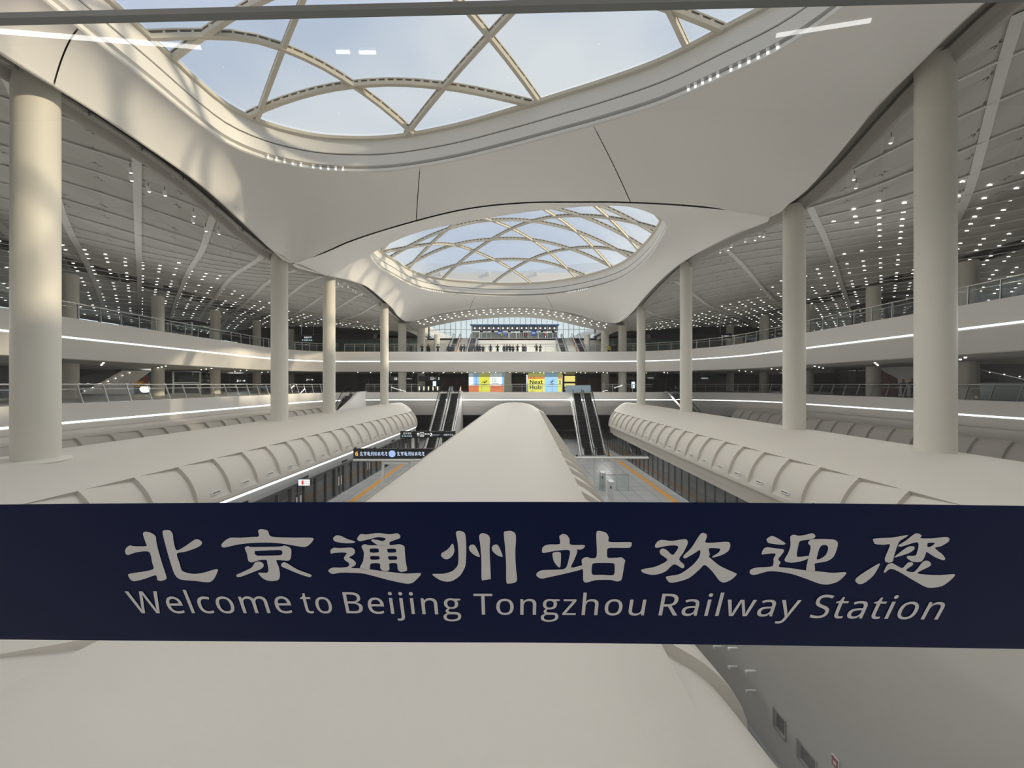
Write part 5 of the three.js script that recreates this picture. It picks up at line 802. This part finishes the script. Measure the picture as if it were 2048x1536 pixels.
/* ---------------------------------------------------------------- things inside the side galleries */
const sidePts = (X, list) => list.map(([px, py]) => { const z = X * FOCAL / (px - 1024); return [z, (768 - py) * z / FOCAL]; });
{
  const t1 = thing('stair_block', 'white triangular underside of a stair in the left lower gallery, left of the coloured shop', 'stairs', E(-44, H_LOW, 41)), o1 = t1.position;
  mesh('side_wall', prism(sidePts(-44, [[160, 788], [245, 741], [304, 741], [268, 767], [268, 788]]), -44, -44.5, 'x').translate(-o1.x, -o1.y, -o1.z), M.fascia, t1);
  mesh('dark_escalator_side', prism(sidePts(-44, [[153, 786], [153, 758], [243, 738], [246, 741], [162, 788]]), -44.1, -44.6, 'x').translate(-o1.x, -o1.y, -o1.z), M.black, t1);
  for (let i = 0; i < 7; i++) { const z = 38 + i * 0.75, h = lerp(-0.7, 1.3, i / 6); mesh('glint_lamp', new THREE.SphereGeometry(0.05, 8, 6).applyMatrix4(new THREE.Matrix4().setPosition(E(-43.9, h, z).sub(o1))), M.lamp, t1); }
  const t2 = thing('stair_block', 'white sloping stair wall with dark red panel, behind two leaning people', 'stairs', E(42, H_LOW, 41)), o2 = t2.position;
  mesh('side_wall', prism(sidePts(42, [[1748, 733], [1826, 733], [1826, 792], [1800, 792], [1795, 757], [1762, 733]]), 42, 42.5, 'x').translate(-o2.x, -o2.y, -o2.z), M.fascia, t2);
  mesh('red_panel', prism(sidePts(42.2, [[1747, 733], [1762, 733], [1795, 757], [1795, 792], [1747, 792]]), 42.3, 42.7, 'x').translate(-o2.x, -o2.y, -o2.z), std(0.14, 0.035, 0.025, 0.5), t2);
  const t3 = thing('stair_block', 'black escalator side behind the thickest right column, lower level', 'stairs', E(44, H_LOW, 33)), o3 = t3.position;
  mesh('side_wall', prism(sidePts(44, [[1932, 728], [2080, 728], [2080, 766], [2010, 766]]), 44, 44.5, 'x').translate(-o3.x, -o3.y, -o3.z), M.black, t3);
  mesh('handrail', bar(E(43.9, 1.6, 35.5).sub(o3), E(43.9, -0.3, 29.5).sub(o3), 0.06, 0.06), M.steel, t3);
  for (let i = 0; i < 6; i++) mesh('glint_lamp', new THREE.SphereGeometry(0.05, 8, 6).applyMatrix4(new THREE.Matrix4().setPosition(E(43.9, lerp(1.3, 0.2, i / 5), 35 - i).sub(o3))), M.lamp, t3);
  const t4 = thing('glass_kiosk', 'glass enclosure behind the rail at the right edge, sky reflection painted pale blue', 'enclosure', E(41, H_LOW, 31)), o4 = t4.position;
  mesh('sky_reflection_panel', prism(sidePts(41, [[1912, 766], [2090, 766], [2090, 806], [1912, 801]]), 41, 41.2, 'x').translate(-o4.x, -o4.y, -o4.z), std(0.38, 0.45, 0.52, 0.12), t4);  // pale blue colour stands in for sky reflected by the glass
  mesh('top_rail', bar(E(40.95, 0.1, 34.2).sub(o4), E(40.95, 0.1, 28.4).sub(o4), 0.08, 0.08), M.darkSteel, t4);
  const t5 = thing('shop_front', 'small shop front with blue, orange and yellow panels in the left lower gallery', 'shop front', E(-49, H_LOW, 49)), o5 = t5.position;
  [[268, 303, 745, 752, [0.05, 0.22, 0.30]], [268, 289, 752, 762, [0.25, 0.12, 0.06]], [289, 303, 745, 790, [0.05, 0.16, 0.22]], [270, 300, 762, 774, [0.75, 0.42, 0.04]], [268, 300, 774, 790, [0.08, 0.10, 0.14]], [289, 297, 752, 770, [0.40, 0.08, 0.04]]].forEach(([a, b, c, d, col], i) => mesh('colour_panel', prism(sidePts(-49 + i * 0.06, [[a, c], [b, c], [b, d], [a, d]]), -49 + i * 0.06, -49.3 + i * 0.06, 'x').translate(-o5.x, -o5.y, -o5.z), std(...col, 0.4), t5));
  // glass lifts
  function lift(x, z, w, d, h0, h1, label, dark) {
    const t = thing('glass_lift', label, 'lift', E(x, h0, z)), H = h1 - h0;
    for (const sx of [-1, 1]) for (const sz of [-1, 1]) mesh('corner_post', boxAt(sx * w / 2, H / 2, sz * d / 2, 0.14, H, 0.14), dark ? M.black : M.white, t);
    const levels = Math.max(2, Math.round(H / 1.5)); for (let i = 0; i <= levels; i++) for (const sz of [-1, 1]) mesh('cross_bar', boxAt(0, i * H / levels, sz * d / 2, w, 0.1, 0.1), dark ? M.darkSteel : M.white, t);
    for (const sx of [-1, 1]) mesh('glass_side', boxAt(sx * w / 2, H / 2, 0, 0.03, H, d), dark ? M.darkGlass : M.glass, t); for (const sz of [-1, 1]) mesh('glass_side', boxAt(0, H / 2, sz * d / 2, w, H, 0.03), dark ? M.darkGlass : M.glass, t);
    mesh('car', boxAt(0, 1.3, 0, w * 0.8, 2.4, d * 0.8, 0.05), M.darkSteel, t); mesh('roof', boxAt(0, H + 0.12, 0, w + 0.3, 0.24, d + 0.3), M.black, t);
  }
  lift(-44, 50.5, 3.2, 3, H_UP, 8.2, 'white framed glass lift with dark header standing in the left upper gallery', false);
  lift(-48.4, 50, 4, 4, H_UP, 8.6, 'large dark lift shaft in the left upper gallery, left of the white framed lift', true);
  lift(-43.5, 51, 3.6, 3, H_LOW, 1.7, 'glass lift box with pale frame in the left lower gallery', false);
  lift(42.5, 42, 4, 4, H_UP, 9.0, 'large dark glass lift shaft in the right upper gallery beside a column', true);
  lift(43, 45.5, 4, 3, H_LOW, 1.75, 'dark glass lift shaft in the right lower gallery', true);
  // dark lining of the lower side galleries
  for (const s of [-1, 1]) struct('wall_shops_' + (s < 0 ? 'left' : 'right'), box(s * 54, 0.27, 40, 0.3, 3.2, 62), M.shop);
  // small spot dots under the upper gallery
  const first = mesh('ceiling_spot', new THREE.CylinderGeometry(0.07, 0.07, 0.08, 10), M.lamp); tag(first, 'tiny bright spot under the upper gallery floor, above the lower level', 'spotlight', 'small spots under the upper gallery', 'thing');
  let n = 0; const dot = (x, z) => { const d = n++ ? copyOf(first) : first; d.position.copy(E(x, H_UP_UNDER - 0.05, z)); };
  for (let i = 0; i < 46; i++) dot(-24 + i * 1.12 + rnd() * 0.5, 57 + (i % 3) * 1.6 + rnd()); for (let i = 0; i < 18; i++) { dot(-35 - (i % 3) * 2.2, 26 + i * 1.9); dot(31 + (i % 3) * 2.2, 19 + i * 2.1); }
}
/* ---------------------------------------------------------------- platform furniture at the right */
{
  const cab = (px, pyTop, pyBot, wpx, label) => { const h0 = H_PLAT, z = -h0 * FOCAL / (pyBot - 768), t = thing('cabinet', label, 'cabinet', E((px - 1024) * z / FOCAL, h0, z)), s = z / FOCAL; const H = (pyBot - pyTop) * s * 0.86; mesh('body', boxAt(0, H / 2, 0, wpx * s, H, 0.75, 0.02), M.white, t); mesh('top', boxAt(0, H + 0.02, 0, wpx * s + 0.04, 0.05, 0.79, 0.01), M.white, t); mesh('door', boxAt(0, H / 2, 0.38, wpx * s - 0.1, H - 0.15, 0.02), std(0.78, 0.78, 0.77, 0.4), t); mesh('label_plate', boxAt(-0.1, H * 0.72, 0.395, 0.12, 0.2, 0.01), M.darkSteel, t); };
  cab(1205, 940, 973, 8, 'narrow white cabinet on the right platform, the farther of two'); cab(1221.5, 957, 996, 9, 'narrow white cabinet on the right platform, the nearer of two');
  const z = 30.2, t = thing('gantry', 'long white sign gantry seen from above across the right platform', 'gantry', E(8.1, -6.0, z));
  mesh('beam', boxAt(0, 0, 0, 6.0, 0.16, 0.5, 0.05), M.white, t); mesh('dark_top', boxAt(0, 0.1, -0.1, 5.8, 0.06, 0.2), M.darkSteel, t);
  for (const s of [-1.4, 0.45]) mesh('post', boxAt(s, -1.3, 0, 0.12, 2.6, 0.12), M.white, t); for (const s of [-0.6, -0.35]) mesh('hook', new THREE.TorusGeometry(0.09, 0.02, 6, 14).translate(s, -0.18, 0.2), M.steel, t); for (const s of [-2.8, -0.2, 2.7]) mesh('camera', new THREE.SphereGeometry(0.1, 10, 8).translate(s, 0.16, 0), M.darkSteel, t);
  const g = thing('glass_case', 'low clear glass enclosure behind the white cabinets on the right platform', 'enclosure', E(8.2, H_PLAT, 30.6)); for (const [x, zz, w, d] of [[0, 0.9, 2.3, 0.02], [-1.15, 0, 0.02, 1.8], [1.15, 0, 0.02, 1.8]]) mesh('glass_side', boxAt(x, 0.65, zz, w, 1.3, d), M.glass, g); for (const x of [-1.15, 1.15]) mesh('post', boxAt(x, 0.68, 0.9, 0.05, 1.36, 0.05), M.steel, g); mesh('rail', boxAt(0, 1.33, 0.9, 2.3, 0.05, 0.05), M.steel, g);
}
/* ---------------------------------------------------------------- people */
const bodies = {};
function bodyGeometry(pose, cloth, legs) {
  const N = 56, mc = new MarchingCubes(N, new THREE.MeshStandardMaterial(), false, false, 60000), half = N / 2, R = 1.0;
  const V = (x, y, z) => [x, y - 0.9, z], caps = [];
  const cap = (a, b, r, q) => caps.push([V(...a), V(...b), r, q]);
  const lean = pose === 'lean' ? 0.16 : 0;
  cap([0, 1.60, 0.02 + lean], [0, 1.68, lean], 0.098, 0.095); cap([0, 1.45, lean], [0, 1.56, lean], 0.055, 0.055);
  cap([-0.13, 1.36, lean * 0.9], [0.13, 1.36, lean * 0.9], 0.10, 0.10); cap([0, 1.33, lean * 0.8], [0, 1.02, 0.0], 0.155, 0.14); cap([-0.08, 0.93, 0], [0.08, 0.93, 0], 0.13, 0.13);
  for (const s of [-1, 1]) {
    const k = pose === 'walk' ? s * 0.16 : 0;
    cap([s * 0.095, 0.88, 0], [s * 0.11, 0.48, k * 0.6 + 0.02], 0.095, 0.065); cap([s * 0.11, 0.48, k * 0.6 + 0.02], [s * 0.115, 0.08, k], 0.065, 0.045); cap([s * 0.12, 0.035, k - 0.03], [s * 0.13, 0.03, k + 0.15], 0.045, 0.04);
    const sh = [s * 0.21, 1.36, lean * 0.9];
    const el = pose === 'photo' ? [s * 0.27, 1.22, 0.2] : pose === 'lean' ? [s * 0.28, 1.14, 0.26] : [s * 0.27, 1.08, -0.02 + k * -0.5];
    const wr = pose === 'photo' ? [s * 0.09, 1.5, 0.3] : pose === 'lean' ? [s * 0.10, 1.16, 0.40] : [s * 0.28, 0.84, 0.06 - k];
    cap(sh, el, 0.06, 0.047); cap(el, wr, 0.045, 0.033); const hd = wr.map((v, i) => v + (v - el[i]) * 0.3); cap(wr, hd, 0.04, 0.03);
  }
  let n = 0; const f = mc.field;
  for (let k = 0; k < N; k++) for (let j = 0; j < N; j++) for (let i = 0; i < N; i++) {
    const x = (i - half) / half * R, y = (j - half) / half * R, z = (k - half) / half * R; let d = 9;
    for (const [a, b, r, q] of caps) { const bx = b[0] - a[0], by = b[1] - a[1], bz = b[2] - a[2], t = clamp(((x - a[0]) * bx + (y - a[1]) * by + (z - a[2]) * bz) / (bx * bx + by * by + bz * bz + 1e-9), 0, 1), e = Math.hypot(x - a[0] - bx * t, y - a[1] - by * t, z - a[2] - bz * t) - lerp(r, q, t); const m = 0.03, h = clamp(0.5 + 0.5 * (d - e) / m, 0, 1); d = lerp(d, e, h) - m * h * (1 - h); }
    f[k * N * N + j * N + i] = -d;
  }
  mc.isolation = 0; mc.update(); n = mc.count;
  const p = new Float32Array(mc.positionArray.slice(0, n * 3)), nn = new Float32Array(mc.normalArray.slice(0, n * 3)), c = new Float32Array(n * 3);
  for (let i = 0; i < n; i++) {
    p[i * 3] *= R; p[i * 3 + 1] = p[i * 3 + 1] * R + 0.9; p[i * 3 + 2] *= R; const x = p[i * 3], y = p[i * 3 + 1], z = p[i * 3 + 2];
    let col = cloth; if (y > 1.5) col = z > lean + 0.03 && y < 1.70 ? [0.5, 0.31, 0.22] : [0.02, 0.016, 0.014]; else if (y < 0.09) col = [0.03, 0.03, 0.03]; else if (y < 0.88 && Math.abs(x) < 0.22) col = legs; else if ((pose === 'photo' && y > 1.47 && z > 0.24) || (pose === 'stand' && y < 0.82)) col = [0.5, 0.31, 0.22];
    c.set(col, i * 3);
  }
  const g = new THREE.BufferGeometry(); g.setAttribute('position', new THREE.BufferAttribute(p, 3)); g.setAttribute('normal', new THREE.BufferAttribute(nn, 3)); g.setAttribute('color', new THREE.BufferAttribute(c, 3)); return g;
}
const skinMat = new THREE.MeshStandardMaterial({ color: 0xffffff, vertexColors: true, roughness: 0.75, side: THREE.DoubleSide });
function person(kind, x, h, z, turn, label, scale = 1) {
  const spec = { blackStand: ['stand', [0.02, 0.02, 0.024], [0.02, 0.02, 0.025]], blackPhoto: ['photo', [0.022, 0.02, 0.022], [0.03, 0.03, 0.035]], blackLean: ['lean', [0.02, 0.022, 0.03], [0.02, 0.02, 0.02]], greyPhoto: ['photo', [0.16, 0.14, 0.13], [0.05, 0.05, 0.06]], navyWalk: ['walk', [0.03, 0.04, 0.08], [0.03, 0.03, 0.035]], yellow: ['stand', [0.62, 0.50, 0.08], [0.03, 0.03, 0.04]], red: ['stand', [0.45, 0.04, 0.04], [0.05, 0.04, 0.05]] }[kind];
  const g = bodies[kind] ??= bodyGeometry(...spec); const m = mesh('person', g, skinMat); m.position.copy(E(x, h, z)); m.rotation.y = turn; m.scale.setScalar(scale); tag(m, label, 'person', null, 'thing'); return m;
}
{
  const Z = 59.6, at = (px) => (px - 1024) * Z / FOCAL;
  [[822, 'blackStand', 'person in black at the far left of the gallery rail, beside the far column'], [843, 'blackPhoto', 'person in black with raised hands, left of the tight pair'], [853, 'blackStand', 'left one of a tight pair in black at the rail'], [858, 'blackLean', 'right one of a tight pair in black, leaning on the rail'], [874.5, 'blackLean', 'lone person in black with folded arms left of the left stairs'], [895, 'navyWalk', 'person in navy at the foot of the left stairs'], [922, 'blackStand', 'person in black in front of the grey left steps'], [928, 'blackLean', 'person in black beside the grey left steps, leaning'],
    [949, 'blackLean', 'stooping person in black at the foot of the cream wall, left'], [955, 'navyWalk', 'person in navy in the left cluster before the cream wall'], [959, 'blackStand', 'dark person in the left cluster before the cream wall, right edge'], [965, 'blackStand', 'person in black standing apart, right of the left cluster'], [981, 'navyWalk', 'person seen sideways in dark clothes before the cream wall'], [995, 'blackPhoto', 'tallest person in black, before the middle of the cream wall'], [1008, 'blackStand', 'person in black at the left end of the crowded middle'], [1014, 'navyWalk', 'person in navy in the crowded middle of the rail'], [1020, 'blackLean', 'low bending person in the crowded middle of the rail'], [1026, 'blackStand', 'person in black at the right part of the crowded middle'], [1035, 'blackPhoto', 'person raising a phone high in the crowded middle'], [1046, 'greyPhoto', 'person in grey right of the raised phone'], [1051, 'navyWalk', 'person in navy next to the person in grey'], [1073, 'blackLean', 'bending person in black right of the middle'], [1081, 'greyPhoto', 'person in grey with raised hands, right end of the row'], [1221, 'yellow', 'person in yellow vest near the far right column'], [1226, 'blackStand', 'dark person beside the yellow vest'], [1232, 'blackLean', 'crouched dark person at the right of the yellow vest']]
    .forEach(([px, k, label], i) => person(k, at(px), H_UP, Z + (i % 3) * 0.5, (rnd() - 0.5) * 0.8, label, 0.98 + 0.06 * rnd()));
  [[1002.5, 'yellow', 'person in yellow vest at the gate front, left of centre'], [1048, 'blackStand', 'dark person next to the one in red at the gate front'], [1052, 'red', 'person in red standing at the gate front'], [1089, 'red', 'person in red sitting low behind the raised rail, right']].forEach(([px, k, label]) => person(k, (px - 1024) * 78 / FOCAL, H_TOP, 78, 0, label));
  person('blackLean', 35.85, H_LOW, 33.8, -1.4, 'left one of two dark people leaning at the right lower rail', 1); person('blackLean', 35.9, H_LOW, 33.1, -1.5, 'right one of two dark people leaning at the right lower rail', 1.04);
  person('blackStand', 28.4 * 0.98, H_UP, 56.5 * 0.86, 0, 'dark person on the right upper gallery beside the canopy column', 1);
}
[[-40, 14], [-40, 30], [-40, 46], [-40, 60], [40, 14], [40, 30], [40, 46], [40, 60]].forEach(([x, z], i) => addedGalleryLamp(x * 1.12, H_UP_UNDER - 0.08, z, 2, 1, 6, `added fill light panel of the ${x < 0 ? 'left' : 'right'} lower gallery, ${['nearest', 'second', 'third', 'farthest'][i % 4]} of four`));

// working light of some of the gallery downlights
for (const [x, z] of [[-34, 30], [-36, 44], [-32, 58], [-46, 36], [-46, 52], [31, 24], [31, 38], [30, 52], [44, 32], [44, 48], [-20, 60], [20, 60]]) { const l = new THREE.SpotLight(new THREE.Color(1, 0.95, 0.87), 42, 0, 1.2, 1, 2); l.position.copy(E(x, ceilH(x, z) - 0.2, z)); l.target.position.copy(E(x, 0, z)); l.castShadow = true; l.shadow.radius = 4; scene.add(l, l.target); }
for (const [x, label] of [[-8, 'left added fill lamp above the far gallery, hidden by the soffit'], [0.5, 'middle added fill lamp above the far gallery, hidden by the soffit'], [8, 'right added fill lamp above the far gallery, hidden by the soffit']]) {  // added fill lamps, hung out of sight to brighten the gate hall
  const z = 63.2, h = 12.4, t = thing('added_fill_lamp', label, 'lamp', E(x, h, z)); mesh('shade', new THREE.CylinderGeometry(0.16, 0.22, 0.3, 16, 1, true), M.white, t); mesh('bulb', new THREE.SphereGeometry(0.12, 12, 8), M.lamp, t); mesh('rod', boxAt(0, 3.1, 0, 0.03, 6, 0.03), M.steel, t);
  const l = new THREE.SpotLight(new THREE.Color(1, 0.96, 0.9), 320, 0, 1.15, 1, 2); l.position.copy(E(x, h - 0.2, z)); l.target.position.copy(E(x, H_UP, z + 3)); l.castShadow = true; l.shadow.radius = 4; scene.add(l, l.target);
}
renderer.render(scene, camera);
